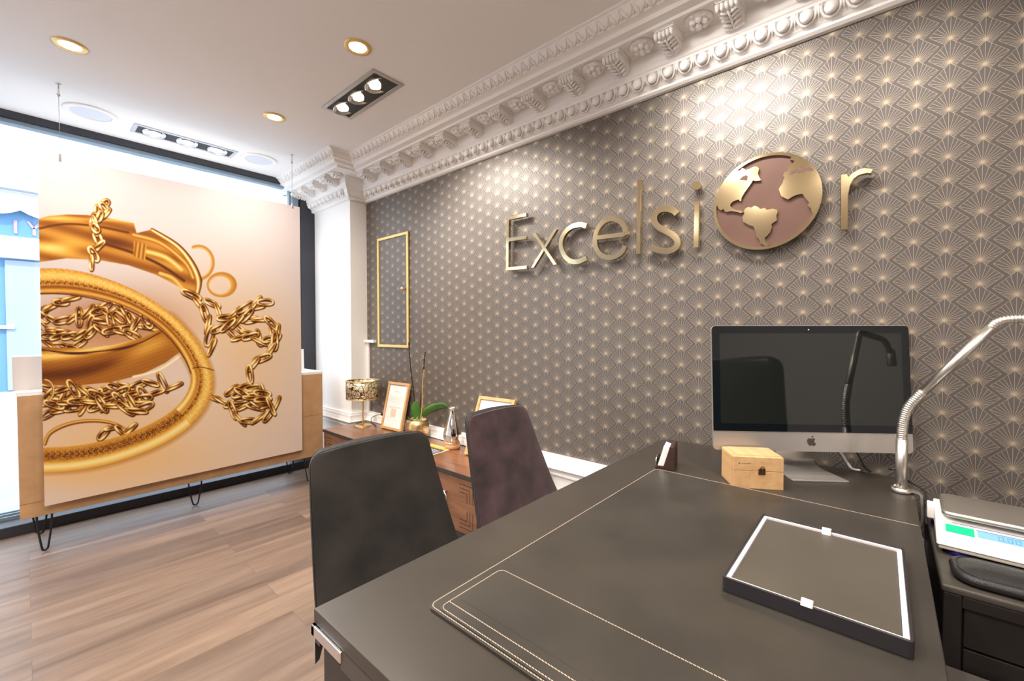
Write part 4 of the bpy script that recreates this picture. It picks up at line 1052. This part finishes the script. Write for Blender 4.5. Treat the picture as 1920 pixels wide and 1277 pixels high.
# ---- leather desk pad
KX0, KX1, KY0, KY1 = .470, 1.490, -.074, .616
pad = thing('desk_pad', 'black leather desk pad with cream stitching on the desk', 'desk pad', ((KX0 + KX1) / 2, (KY0 + KY1) / 2, DZ))
PO = ((KX0 + KX1) / 2, (KY0 + KY1) / 2)
rr = [(a - PO[0], b - PO[1]) for a, b in rrect(KX0, KX1, KY0, KY1, .016, 6)]
bm = B(); prism(bm, rr, lambda a, b: Vector((a, b, .0003)), lambda a, b: Vector((a, b, .0055))); obj('pad', bm, M_LEATHER, pad, bevel=.0015)
pk = [(a - PO[0], b - PO[1]) for a, b in rrect(.4775, .6465, KY0 + .004, .5945, .014, 6)]
bm = B(); prism(bm, pk, lambda a, b: Vector((a, b, .0055)), lambda a, b: Vector((a, b, .0072))); obj('side_pocket', bm, M_LEATHER, pad, bevel=.001)
def stitches(bm, pts, z, closed=False, step=.0058, ln=.0044, r=.00085):
    P = [Vector((a - PO[0], b - PO[1], z)) for a, b in pts]
    if closed: P.append(P[0])
    L = [0]
    for i in range(len(P) - 1): L.append(L[-1] + (P[i + 1] - P[i]).length)
    def at(s):
        s = min(s, L[-1] - 1e-6)
        for i in range(len(P) - 1):
            if L[i + 1] >= s: return P[i].lerp(P[i + 1], (s - L[i]) / max(1e-9, L[i + 1] - L[i]))
        return P[-1]
    s = 0
    while s < L[-1] - ln:
        a, b = at(s), at(s + ln); d = (b - a).normalized(); n = Vector((-d.y, d.x, 0)) * r
        q = [a + n * 1.1 - d * .0003, b + n * .4, b - n * 1.1 + d * .0003, a - n * .4]
        v0 = [bm.verts.new(x) for x in q]; v1 = [bm.verts.new(x + Vector((0, 0, .0009))) for x in q]
        bm.faces.new(v1)
        for k in range(4): bm.faces.new((v0[k], v0[(k + 1) % 4], v1[(k + 1) % 4], v1[k]))
        s += step
    return bm
bm = B(); q8 = rrect(KX0 + .0045, KX1 - .0045, KY0 - .04, KY1 - .0045, .013, 8); stitches(bm, [(KX1 - .0045, KY0 + .003)] + q8[:18] + [(KX0 + .0045, KY0 + .003)], .0054); obj('edge_stitching', bm, M_STITCH, pad)
bm = B(); stitches(bm, rrect(.4815, .6425, KY0 + .012, .5905, .012, 8), .0071, True); stitches(bm, [(.502, .5885), (.502, KY0 + .012)], .0071); obj('pocket_stitching', bm, M_STITCH, pad)
bm = B(); box(bm, .520 - PO[0], .5225 - PO[0], KY0 + .01 - PO[1], .578 - PO[1], .0071, .0076); obj('crease', bm, M_LEATHER, pad)

# ---- jewellery tray
TX0, TX1, TY0, TY1 = .868, 1.238, -.040, .228
tray = thing('jewellery_tray', 'shallow black presentation tray with white lining and two ribbon tabs on the desk pad', 'tray', ((TX0 + TX1) / 2, (TY0 + TY1) / 2, DZ + .0058), math.radians(.3))
hx, hy = (TX1 - TX0) / 2, (TY1 - TY0) / 2
def ringbox(bm, ax_, ay_, w, z0, z1):
    box(bm, -ax_, ax_, -ay_, -ay_ + w, z0, z1); box(bm, -ax_, ax_, ay_ - w, ay_, z0, z1)
    box(bm, -ax_, -ax_ + w, -ay_ + w, ay_ - w, z0, z1); box(bm, ax_ - w, ax_, -ay_ + w, ay_ - w, z0, z1); return bm
def rring(bm, ax_, ay_, r, w, z0, z1):
    A = rrect(-ax_, ax_, -ay_, ay_, r, 5); Bq = rrect(-ax_ + w, ax_ - w, -ay_ + w, ay_ - w, max(.001, r - w), 5); n = len(A)
    v = [[bm.verts.new((p[0], p[1], z)) for p in c] for z in (z0, z1) for c in (A, Bq)]
    for k in range(n):
        q = (k + 1) % n
        for a, b in ((0, 1), (2, 3), (0, 2), (1, 3)): bm.faces.new((v[a][k], v[a][q], v[b][q], v[b][k]))
    return bm
obj('wall', rring(B(), hx, hy, .007, .005, 0, .028), M_TRAYB, tray, bevel=.0014)
obj('base', box(B(), -hx + .005, hx - .005, -hy + .005, hy - .005, .001, .008), M_TRAYB, tray)
obj('lining', ringbox(B(), hx - .0052, hy - .0052, .0075, .008, .0245), M_TRAYL, tray)
obj('cushion', box(B(), -hx + .013, hx - .013, -hy + .013, hy - .013, .008, .0215), M_TRAYF, tray, bevel=.003, seg=3)
def ribbon(x, s):
    bm = B(); P = catmull([(x, -.008, .0205), (x + s * .004, -.008, .030), (x + s * .015, -.008, .033), (x + s * .024, -.008, .026)], 5)
    a = [bm.verts.new(p) for p in P]; b = [bm.verts.new(p + Vector((0, .017, 0))) for p in P]
    for k in range(len(P) - 1): bm.faces.new((a[k], a[k + 1], b[k + 1], b[k])).smooth = True
    for v in bm.verts: v.co = v.co
    o = obj('ribbon_tab', bm, M_RIBBON, tray); o.modifiers.new('t', 'SOLIDIFY').thickness = .001; return o
ribbon(hx - .022, 1); ribbon(-hx + .022, -1)

# ---- computer
SCX, SCY, SCZ, SYAW, STILT = 1.765, .182, .838, -.93, .074
W_I, H_I = .65, .432
mac = thing('computer', 'silver all-in-one computer with a dark screen on the back of the desk', 'computer', (SCX, SCY, DZ), SYAW)
TI = Matrix.Translation((0, 0, SCZ - DZ)) @ Matrix.Rotation(-STILT, 4, 'X')
def tilt(bm):
    for v in bm.verts: v.co = TI @ v.co
    return bm
hw = W_I / 2; r = .013; chin = .066
def outl(x0, x1, z0, z1, rr_=(r, r, r, r), n=6):
    o = []
    for cx, cz, a, q in ((x1, z1, 0, rr_[0]), (x0, z1, 90, rr_[1]), (x0, z0, 180, rr_[2]), (x1, z0, 270, rr_[3])):
        if q <= 0: o.append((cx, cz)); continue
        ccx = cx - q if a in (0, 270) else cx + q; ccz = cz - q if a in (0, 90) else cz + q
        for k in range(n + 1): t = math.radians(a + 90 * k / n); o.append((ccx + q * math.cos(t), ccz + q * math.sin(t)))
    return o
bm = B(); prism(bm, outl(-hw, hw, 0, H_I), lambda a, z: Vector((a, .0, z)), lambda a, z: Vector((a, .006, z)))
# domed back
rows = []
O_ = outl(-hw, hw, 0, H_I)
for k in range(7):
    f = k / 6; s = math.cos(f * math.pi / 2) * .55 + .45 if k else 1; s = 1 - .62 * f ** 2.2
    rows.append([bm.verts.new((a * s, .006 + .045 * math.sin(f * math.pi / 2), H_I * .45 + (z - H_I * .45) * s)) for a, z in O_])
for k in range(6):
    for i in range(len(O_)): bm.faces.new((rows[k][i], rows[k][(i + 1) % len(O_)], rows[k + 1][(i + 1) % len(O_)], rows[k + 1][i])).smooth = True
bm.faces.new(rows[-1])
obj('housing', tilt(bm), M_ALU, mac)
bm = B(); prism(bm, outl(-hw + .0012, hw - .0012, chin, H_I - .0012, (r, r, 0, 0)), lambda a, z: Vector((a, -.0025, z)), lambda a, z: Vector((a, .0, z))); scr = obj('screen_glass', tilt(bm), M_GLASSBLK, mac)
bm = B(); prism(bm, outl(-hw + .026, hw - .026, chin + .026, H_I - .027, (0, 0, 0, 0)), lambda a, z: Vector((a, -.0029, z)), lambda a, z: Vector((a, -.0024, z))); obj('display', tilt(bm), M_SCREEN, scr)
bm = B(); prism(bm, [(.0022 * math.cos(k * math.pi / 6), H_I - .0145 + .0022 * math.sin(k * math.pi / 6)) for k in range(12)], lambda a, z: Vector((a, -.0030, z)), lambda a, z: Vector((a, -.0022, z))); obj('camera_eye', tilt(bm), mat('lens_dot', (.6, .6, .62), .4), scr)
ap = [(810, 425), (850, 408), (905, 402), (960, 410), (998, 440), (962, 478), (946, 525), (955, 580), (985, 625), (1020, 655), (995, 705), (955, 750), (915, 766), (870, 752), (820, 738), (780, 745), (735, 766), (695, 735), (645, 670), (612, 590), (608, 515), (630, 450), (675, 412), (725, 402), (770, 412)]
lf_ = [(808, 380), (815, 345), (850, 300), (905, 275), (905, 310), (880, 350), (845, 372)]
k_ = .65 / 370 / 25.54
bm = B()
for P in (ap, lf_): prism(bm, [((a - 815) * k_ * 1.02, chin / 2 - (b - 570) * k_ * 1.04) for a, b in P], lambda a, z: Vector((a, -.0006, z)), lambda a, z: Vector((a, .0002, z)))
obj('chin_emblem', tilt(bm), mat('emblem_dark', (.055, .042, .038), .4), mac)
sp = catmull([(0, -.050, .0032), (0, 0.0, .0036), (0, .070, .008), (0, .098, .022), (0, .100, .055), (0, .070, .16), (0, .048, .22)], 7)
bm = B(); rows = []
for i, p in enumerate(sp):
    t = (sp[min(i + 1, len(sp) - 1)] - sp[max(i - 1, 0)]).normalized(); nn = Vector((0, -t.z, t.y)); w = .089 - .022 * min(1, max(0, (p.y + .04) / .14)) ** 1.5
    rows.append([bm.verts.new((sx * w, p.y + nn.y * h_, max(.0002, p.z + nn.z * h_))) for sx, h_ in ((-1, -.003), (1, -.003), (1, .003), (-1, .003))])
for i in range(len(rows) - 1):
    for k in range(4): bm.faces.new((rows[i][k], rows[i][(k + 1) % 4], rows[i + 1][(k + 1) % 4], rows[i + 1][k])).smooth = (k in (0, 2))
bm.faces.new(rows[0]); bm.faces.new(rows[-1]); obj('stand', bm, M_ALU, mac, bevel=.0015)
def cable(name, label, pts, r, m, cat='cable'):
    P = catmull(pts, 8); o = obj(name, tube(B(), [p - P[0] for p in P], r, 8), m); o.location = P[0]; return tag(o, label, cat)
cable('power_cable', 'white flat power cable behind the computer stand', [(1.88, .125, .86), (1.90, .11, .82), (1.915, .085, .77), (1.935, .075, .758), (1.9465, .06, .756)], .0042, M_PLASTW)
cable('network_cable', 'black cable hanging behind the computer, right of the white one', [(1.895, .085, .865), (1.91, .065, .82), (1.925, .045, .775), (1.9465, .03, .757)], .0025, M_CORD)

# ---- wooden box
bx = thing('wooden_box', 'small pale wooden box with a metal clasp in front of the computer', 'box', (1.4822, .3570, DZ), math.atan2(.2325 - .357, 1.5592 - 1.4822))
w, d, hh = .147, .118, .101
obj('body', box(B(), 0, w, .0, d, 0, hh * .555), M_PINE, bx, bevel=.0008, seg=1)
lid = obj('lid', box(B(), 0, w, 0, d, hh * .565, hh), M_PINE, bx, bevel=.0008, seg=1)
bm = B(); obj('lid_panel', box(bm, .012, w + .0001, .014, d - .001, hh, hh + .0018), M_PINE, lid)
obj('side_panel', box(B(), -.0012, 0, .011, d - .005, .004, hh - .004), M_PINE, bx)
zc = hh * .56
bm = B(); box(bm, w * .5 + .000, w * .5 + .020, -.0025, 0, zc - .010, zc - .001); box(bm, w * .5, w * .5 + .020, -.0025, 0, zc + .001, zc + .008); box(bm, w * .5 + .007, w * .5 + .013, -.006, -.002, zc - .006, zc + .010)
xc_ = w * .5 + .010; tube(bm, [(xc_ - .005, -.005, zc + .006), (xc_ - .0055, -.005, zc + .012), (xc_ - .003, -.005, zc + .0165), (xc_ + .003, -.005, zc + .0165), (xc_ + .0055, -.005, zc + .012), (xc_ + .005, -.005, zc + .006)], .0013, 6)
obj('clasp', bm, mat('antique_brass', (.16, .09, .05), .35, metal=.8), bx)
bm = B(); random.seed(2); lathe(bm, [(.0026, 0), (.0026, .0003), (.0001, .0003)], n=10, caps=False)
for v in bm.verts: v.co = Vector((w * .115 + v.co.x, -.0001 - v.co.z, hh * .80 + v.co.y))
xx_ = w * .165
for k in range(12):
    hgt = .0022 if k not in (0, 8, 9) else .0036; box(bm, xx_, xx_ + .0013, -.0004, 0, hh * .78, hh * .78 + hgt); box(bm, xx_, xx_ + .0022, -.0004, 0, hh * .78 + .0009, hh * .78 + .0015); xx_ += .0024
obj('burnt_lettering', bm, mat('burnt_brown', (.27, .13, .05), .8), bx)

# ---- business card holder
A0 = Vector((1.500, .6215)); A1 = Vector((1.517, .5563)); ea = (A1 - A0).normalized(); el = Vector((-ea.y, ea.x)); 
if el.x < 0: el = -el
hol = thing('card_holder', 'dark brown business card holder at the wall end of the desk', 'card holder', (A0.x, A0.y, DZ))
def hp(a, l, z): p = ea * a + el * l; return Vector((p.x, p.y, z))
side = [(0, 0), (.067, 0), (.067, .078), (.062, .086), (.050, .086), (.030, .012), (.004, .012)]
bm = B()
for l0, l1 in ((0, .004), (.100, .104)): prism(bm, side, lambda a, z: hp(a, l0, z), lambda a, z: hp(a, l1, z))
prism(bm, [(.031, .010), (.067, .010), (.067, .078), (.062, .086), (.050, .086)], lambda a, z: hp(a, .004, z), lambda a, z: hp(a, .1, z)); prism(bm, [(0, 0), (.067, 0), (.067, .010), (0, .010)], lambda a, z: hp(a, .004, z), lambda a, z: hp(a, .1, z))
obj('rack', bm, M_DARKBR, hol, bevel=.002)
bm = B(); tube(bm, [hp(.003, l, z) for l, z in ((.012, .008), (.010, .022), (.014, .034), (.03, .038), (.06, .038), (.09, .034), (.094, .02), (.092, .008))], .0025, 8); prism(bm, [(.0, .008), (.003, .008), (.003, .034), (.0, .034)], lambda a, z: hp(a, .014, z), lambda a, z: hp(a, .09, z)); obj('front_plate', bm, M_CHROME, hol)
crd = thing('card_stack', 'stack of white business cards standing in the brown holder', 'business cards', (A0.x, A0.y, DZ))
bm = B(); prism(bm, [(.009, .0125), (.0285, .0125), (.0475, .074), (.028, .080)], lambda a, z: hp(a, .006, z), lambda a, z: hp(a, .096, z)); obj('cards', bm, M_PAPERW, crd)
bm = B(); prism(bm, [(.0075, .0125), (.009, .0125), (.028, .080), (.0265, .080)], lambda a, z: hp(a, .006, z), lambda a, z: hp(a, .096, z)); obj('front_card', bm, mat('card_black', (.02, .018, .02), .4), crd)

# ---- clamp lamp (goose neck)
GX, GY = 1.785, -.045
gl = thing('clamp_lamp', 'brushed steel gooseneck lamp clamped to the right end of the desk', 'lamp', (GX, GY, DZ))
def gq(px, py): p = on(px, py, 0, GX); return Vector((0, p.y - GY, p.z - DZ))
pole = [Vector((0, 0, .012)), Vector((0, 0.0, .165))]
obj('pole', tube(B(), pole, .0145, 20), M_STEEL, gl)
def ribbed(pts, r):
    P = catmull(pts, 16); bm = B(); out = []; rad = []
    L = 0; o = [P[0]]; 
    for i in range(1, len(P)): L += (P[i] - P[i - 1]).length
    n = int(L / .0016); cum = [0]
    for i in range(1, len(P)): cum.append(cum[-1] + (P[i] - P[i - 1]).length)
    j = 0
    for k in range(n + 1):
        s = L * k / n
        while j < len(P) - 2 and cum[j + 1] < s: j += 1
        out.append(P[j].lerp(P[j + 1], (s - cum[j]) / max(1e-9, cum[j + 1] - cum[j]))); rad.append(r * (1 + (.055 if k % 4 < 2 else -.035)))
    return tube(bm, out, rad, 18)
obj('lower_flex', ribbed([Vector((0, 0, .160)), gq(1691, 822), gq(1694, 790), gq(1703, 765), gq(1718, 747), gq(1731, 735)], .0128), M_STEEL, gl)
obj('arm', tube(B(), [gq(1730, 736), gq(1858, 615)], .0118, 20), M_STEEL, gl)
obj('upper_flex', ribbed([gq(1856, 617), gq(1868, 606), gq(1885, 600), gq(1905, 598), gq(1925, 598), gq(1970, 599), gq(2060, 600), gq(2180, 606), gq(2250, 640)], .0112), M_STEEL, gl)
e = gq(2250, 640); bm = B(); lathe(bm, [(.0115, .03), (.016, .022), (.017, -.04), (.015, -.045), (.0001, -.045)], n=28, caps=False)
for v in bm.verts: v.co = v.co + e + Vector((0, -.01, -.02))
obj('lamp_head', bm, M_STEEL, gl)
bm = B(); lathe(bm, [(.0001, 0), (.023, 0), (.025, .005), (.023, .014), (.0001, .014)], n=30, caps=False); obj('foot', bm, M_STEEL, gl)
bm = B(); bp_ = [Vector((.004, -.012, .008)), Vector((.004, -.030, .009)), Vector((.004, -.043, .004)), Vector((.004, -.046, -.012)), Vector((.004, -.046, -.085)), Vector((.004, -.020, -.090))]
P = catmull(bp_, 6); rows = []
for i, p in enumerate(P):
    t = (P[min(i + 1, len(P) - 1)] - P[max(i - 1, 0)]).normalized(); nn = Vector((0, -t.z, t.y)) * .003
    rows.append([bm.verts.new(p + Vector((sx * .012, 0, 0)) + nn * h_) for sx, h_ in ((-1, -1), (1, -1), (1, 1), (-1, 1))])
for i in range(len(rows) - 1):
    for k in range(4): bm.faces.new((rows[i][k], rows[i][(k + 1) % 4], rows[i + 1][(k + 1) % 4], rows[i + 1][k]))
bm.faces.new(rows[0]); bm.faces.new(rows[-1]); obj('clamp', bm, M_STEEL, gl)
bm = B(); tube(bm, [(-.010, 0, .026), (-.034, .012, .026)], .003, 8); blob(bm, Vector((-.038, .014, .026)), .007, .006, .007, 8); obj('lock_screw', bm, M_CHROME, gl)
bm = B(); tube(bm, [(0, .010, .068), (0, .026, .068)], .0035, 8); blob(bm, Vector((0, .027, .068)), .0055, .0045, .0055, 8); obj('lock_screw', bm, M_BLACK, gl)
obj('flex', tube(B(), [p - Vector((GX, GY, DZ)) for p in catmull([(GX + .014, GY + .0, .80), (GX + .045, GY - .02, .775), (GX + .04, GY - .055, .755), (GX + .02, GY - .056, .72), (GX - .05, GY - .054, .705), (GX - .1, GY - .052, .70)], 8)], .0028, 8), M_CORD, gl)

# ------------------------------------------------------------------ cabinet at the right with scale and leather pad
CB = thing('filing_cabinet', 'black office cabinet with framed drawers beside the right end of the desk', 'cabinet', (1.66, -.40, 0))
def cbx(bm, x0, x1, y0, y1, z0, z1): return box(bm, x0 - 1.66, x1 - 1.66, y0 + .40, y1 + .40, z0, z1)
cx0, cx1, cy0, cy1, cz = 1.355, 1.952, -.78, -.104, .68
obj('top', cbx(B(), cx0, cx1, cy0, cy1, cz - .018, cz), M_CABTOP, CB, bevel=.006, seg=3)
obj('body', cbx(B(), cx0 + .03, cx1, cy0, cy1 - .004, 0.0, cz - .018), M_CABBLK, CB)
bm = B(); cbx(bm, cx0 + .004, cx0 + .03, cy1 - .034, cy1 - .004, .02, cz - .018); cbx(bm, cx0 + .004, cx0 + .03, cy0, cy1 - .034, cz - .045, cz - .018); obj('front_frame', bm, M_CABBLK, CB, bevel=.002)
for z0_, z1_2 in ((.545, .632), (.44, .540), (.30, .435)):
    obj('drawer', cbx(B(), cx0 + .014, cx0 + .03, cy0, cy1 - .038, z0_, z1_2), M_CABBLK, CB, bevel=.0015)
obj('low_shelf', cbx(B(), .93, cx0 + .003, -.34, cy1 + .0, .47, .497), mat('shelf_grey', (.10, .088, .078), .45), CB, bevel=.003)
obj('shelf_support', cbx(B(), .95, cx0, -.33, cy1 - .02, 0, .47), M_CABBLK, CB)

cu = thing('leather_cushion', 'padded black leather rest with stitched edge in front of the scale', 'cushion', (1.45, -.36, cz))
def pillow(x0, x1, y0, y1, r, lv):
    bm = B(); rows = []
    for ins, z in lv:
        rows.append([bm.verts.new((a, b, z)) for a, b in rrect(x0 + ins, x1 - ins, y0 + ins, y1 - ins, max(.004, r - ins * .7), 8)])
    n = len(rows[0])
    for i in range(len(rows) - 1):
        for k in range(n): bm.faces.new((rows[i][k], rows[i][(k + 1) % n], rows[i + 1][(k + 1) % n], rows[i + 1][k])).smooth = True
    bm.faces.new(rows[0]); bm.faces.new(rows[-1]).smooth = True; return bm
obj('pad', pillow(-.080, .055, -.30, .236, .045, [(.010, .0005), (.002, .006), (0, .014), (.004, .022), (.010, .0245), (.013, .0235), (.016, .025), (.035, .030), (.05, .032)]), M_PADL, cu, smooth=False)
bm = B(); P = [Vector((a, b, .0245)) for a, b in rrect(-.080 + .012, .055 - .012, -.30 + .012, .236 - .012, .038, 8)]
tube(bm, P, .0011, 5, closed=True); obj('seam', bm, M_BLACK, cu)

sc = thing('weighing_scale', 'white precision scale with a steel pan, blue display and green sticker on the cabinet', 'scale', (1.66, -.30, cz), math.radians(-2))
# local x: towards wall, y: along the wall; front edge at -x
L0, L1 = -.135, .120; Y0, Y1 = -.24, .188
body = [(L0, .024), (L0 + .004, .036), (L0 + .012, .042), (L0 + .085, .066), (L0 + .10, .070), (L1, .070), (L1, .024)]
bm = B(); prism(bm, body, lambda a, z: Vector((a, Y0, z)), lambda a, z: Vector((a, Y1, z))); obj('housing', bm, M_PLASTW, sc, bevel=.006, seg=3)
bm = B(); box(bm, L0 + .004, L1, Y0 + .004, Y1 - .004, .014, .025); obj('base', bm, mat('ivory_plastic', (.62, .56, .48), .45), sc, bevel=.003)
obj('rear_lug', box(B(), .045, .10, Y1 - .002, Y1 + .014, .030, .066), M_PLASTW, sc, bevel=.003)
bm = pillow(-.062, .125, -.215, .176, .022, [(.001, .078), (0, .080), (0, .085), (.0025, .0895), (.006, .0905)]); obj('pan', bm, mat('pan_steel', (.50, .47, .43), .33, metal=.9, bump=.1, bscale=160, stretch=(5, 1, 1)), sc)
obj('pan_support', box(B(), -.02, .08, -.12, .10, .068, .080), M_DARKG, sc)
for x, y in ((L0 + .035, Y1 - .04), (L1 - .03, Y1 - .02), (L0 + .035, Y0 + .04), (L1 - .03, Y0 + .04)):
    obj('foot', lathe(B(), [(.0001, .0), (.022, .0), (.025, .004), (.025, .013), (.0001, .015)], (x, y, 0), 24, caps=False), M_BLUE, sc)
sl = math.atan2(.024, .073)
def face(bm, a0, a1, y0, y1, h0, h1):
    """rectangle lying on the sloping front face; a measured up the slope"""
    o = Vector((L0 + .012, 0, .042)); e1 = Vector((math.cos(sl), 0, math.sin(sl))); nn = Vector((-math.sin(sl), 0, math.cos(sl)))
    v = [bm.verts.new(o + e1 * a + nn * h + Vector((0, y, 0))) for h in (h0, h1) for a in (a0, a1) for y in (y0, y1)]
    for f in ((0, 1, 3, 2), (4, 6, 7, 5), (0, 4, 5, 1), (2, 3, 7, 6), (0, 2, 6, 4), (1, 5, 7, 3)): bm.faces.new([v[i] for i in f])
    return bm
obj('sticker', face(B(), .026, .058, .118, .170, .0002, .0009), M_GREEN, sc, label='green sticker')
dsp = obj('display', face(B(), .030, .056, -.09, .113, .0002, .0010), M_LCD, sc)
obj('display_border', face(B(), .0565, .058, -.09, .114, .0002, .0010), mat('navy_line', (.05, .05, .16), .5), dsp)
def digit(bm, y, a, segs, w=.009, h=.016, t=.0016):
    S = {'a': (h - t, h, 0, w), 'd': (0, t, 0, w), 'g': (h / 2 - t / 2, h / 2 + t / 2, 0, w), 'f': (h / 2, h, 0, t), 'b': (h / 2, h, w - t, w), 'e': (0, h / 2, 0, t), 'c': (0, h / 2, w - t, w)}
    for s in segs: p = S[s]; face(bm, a + p[0], a + p[1], y - p[3], y - p[2], .0010, .0013)
bm = B(); digit(bm, .078, .034, 'abcdef'); face(bm, .034, .036, .066, .068, .001, .0013); digit(bm, .063, .034, 'abcdef'); digit(bm, .050, .034, 'abcdef'); obj('display_digits', bm, M_LCDT, dsp)
obj('navy_line', face(B(), .067, .0685, -.2, .158, .0002, .0008), MATS['navy_line'], sc)
bm = B()
for k in range(7): face(bm, .010, .017, .085 - k * .026, .098 - k * .026, .0002, .0007)
obj('key_marks', bm, mat('pale_grey_mark', (.50, .47, .46), .6), sc)

# ------------------------------------------------------------------ velvet chairs
def chair(label, x, y, rz, top_w, velvet, ztop=.880, lean=.155, bow=.010, low_w=.255):
    """local: +y is the back of the chair, the sitter looks along -y"""
    t = thing('velvet_chair', label, 'chair', (x, y, 0), rz, 'velvet chairs at the desk')
    z0 = .44; NVv, NUu = 26, 22
    def ctr(v):    # centre line of the front face of the back: (y, z)
        return (-.010 + lean * (v ** .85), z0 + (ztop - z0) * v)
    def hwid(v):
        w = low_w + (top_w - low_w) * (v ** 1.0)
        return w
    Ht = ztop - z0; rc = .042
    def P(u, v, off):
        yy_, zz = ctr(v); w = hwid(v)
        dz = Ht * (1 - v)
        if dz < rc: w -= rc - math.sqrt(max(0, rc * rc - (rc - dz) ** 2)) 
        xx2 = u * w; yy_ += -bow * (u * u) * (1.0 - .35 * v) + off
        zz += .005 * (1 - u * u) * v
        return Vector((xx2, yy_, zz))
    vs_ = [k / NVv * (1 - rc / Ht) for k in range(NVv)] + [1 - rc / Ht * (1 - math.sin(math.radians(a))) for a in range(0, 91, 10)]
    us = [math.sin(math.radians(-90 + 180 * k / NUu)) for k in range(NUu + 1)]
    th = .052
    bm = B(); F = [[bm.verts.new(P(u, v, 0 + .012 * abs(u) ** 6)) for u in us] for v in vs_]
    Bk = [[bm.verts.new(P(u * .985, v, .022)) for u in us] for v in vs_]
    for i in range(len(vs_) - 1):
        for k in range(NUu): bm.faces.new((F[i][k], F[i][k + 1], F[i + 1][k + 1], F[i + 1][k])).smooth = True
        for a in (0, NUu): bm.faces.new((F[i][a], F[i + 1][a], Bk[i + 1][a], Bk[i][a])).smooth = True
    for k in range(NUu):
        bm.faces.new((F[-1][k], F[-1][k + 1], Bk[-1][k + 1], Bk[-1][k])).smooth = True
    obj('backrest', bm, velvet, t)
    bm = B(); F = [[bm.verts.new(P(u * .99, v, .022)) for u in us] for v in vs_]
    Bk = [[bm.verts.new(P(u * (.93 - .0 * v), v, th + .012 * (1 - u * u))) for u in us] for v in vs_]
    for i in range(len(vs_) - 1):
        for k in range(NUu): bm.faces.new((Bk[i][k], Bk[i][k + 1], Bk[i + 1][k + 1], Bk[i + 1][k])).smooth = True
        for a in (0, NUu): bm.faces.new((F[i][a], F[i + 1][a], Bk[i + 1][a], Bk[i][a])).smooth = True
    for k in range(NUu):
        bm.faces.new((F[-1][k], F[-1][k + 1], Bk[-1][k + 1], Bk[-1][k])); bm.faces.new((F[0][k], F[0][k + 1], Bk[0][k + 1], Bk[0][k]))
    obj('back_shell', bm, M_BACKV, t)
    e = [P(-1, v, .020) for v in vs_] + [P(u, 1, .020) for u in us[1:-1]] + [P(1, v, .020) for v in reversed(vs_)]
    obj('piping', tube(B(), e, .0026, 6), M_PIPE, t)
    bm = pillow(-.235, .235, -.43, .015, .07, [(.03, .385), (.004, .400), (0, .43), (.004, .455), (.02, .468), (.05, .473)]); obj('seat', bm, velvet, t)
    for sx in (-1, 1):
        for sy, yb in ((-.36, -.41), (-.05, .02)):
            obj('leg', tube(B(), [(sx * .17, sy, .39), (sx * .215, yb, .005)], [.012, .008], 10), M_BLACK, t)
    return t
chair('brown black velvet chair nearest the hanging poster, its back towards the window', .770, 1.135, math.radians(0), .2135, M_VELB, low_w=.262)
chair('aubergine velvet chair nearer the papered wall', 1.462, 1.205, math.radians(1.5), .200, M_VELP, low_w=.275)

# swivel chair behind the desk, seen only as a dark reflection in the screen
oc = thing('office_chair', 'black high backed office chair behind the desk, mirrored in the dark screen', 'chair', (1.04, -.76, 0), math.radians(170))
obj('seat', pillow(-.25, .25, -.24, .24, .06, [(.03, .42), (.0, .44), (0, .48), (.03, .51)]), M_BLACK, oc)
bm = pillow(-.26, .26, 0, .66, .07, [(.03, 0), (0, .02), (0, .06), (.04, .08)])
for v in bm.verts: v.co = Vector((v.co.x, -.22 - v.co.z, .58 + v.co.y))
obj('backrest', bm, M_BLACK, oc)
obj('column', lathe(B(), [(.03, .08), (.03, .43)], n=16), M_BLACK, oc)
for k in range(5):
    a = k * 2 * math.pi / 5; o = obj('foot', tube(B(), [(0, 0, .11), (.28 * math.cos(a), .28 * math.sin(a), .07)], [.022, .016], 8), M_BLACK, oc)
    bm = B(); blob(bm, Vector((.29 * math.cos(a), .29 * math.sin(a), .031)), .03, .03, .03, 10); obj('caster', bm, M_BLACK, o)
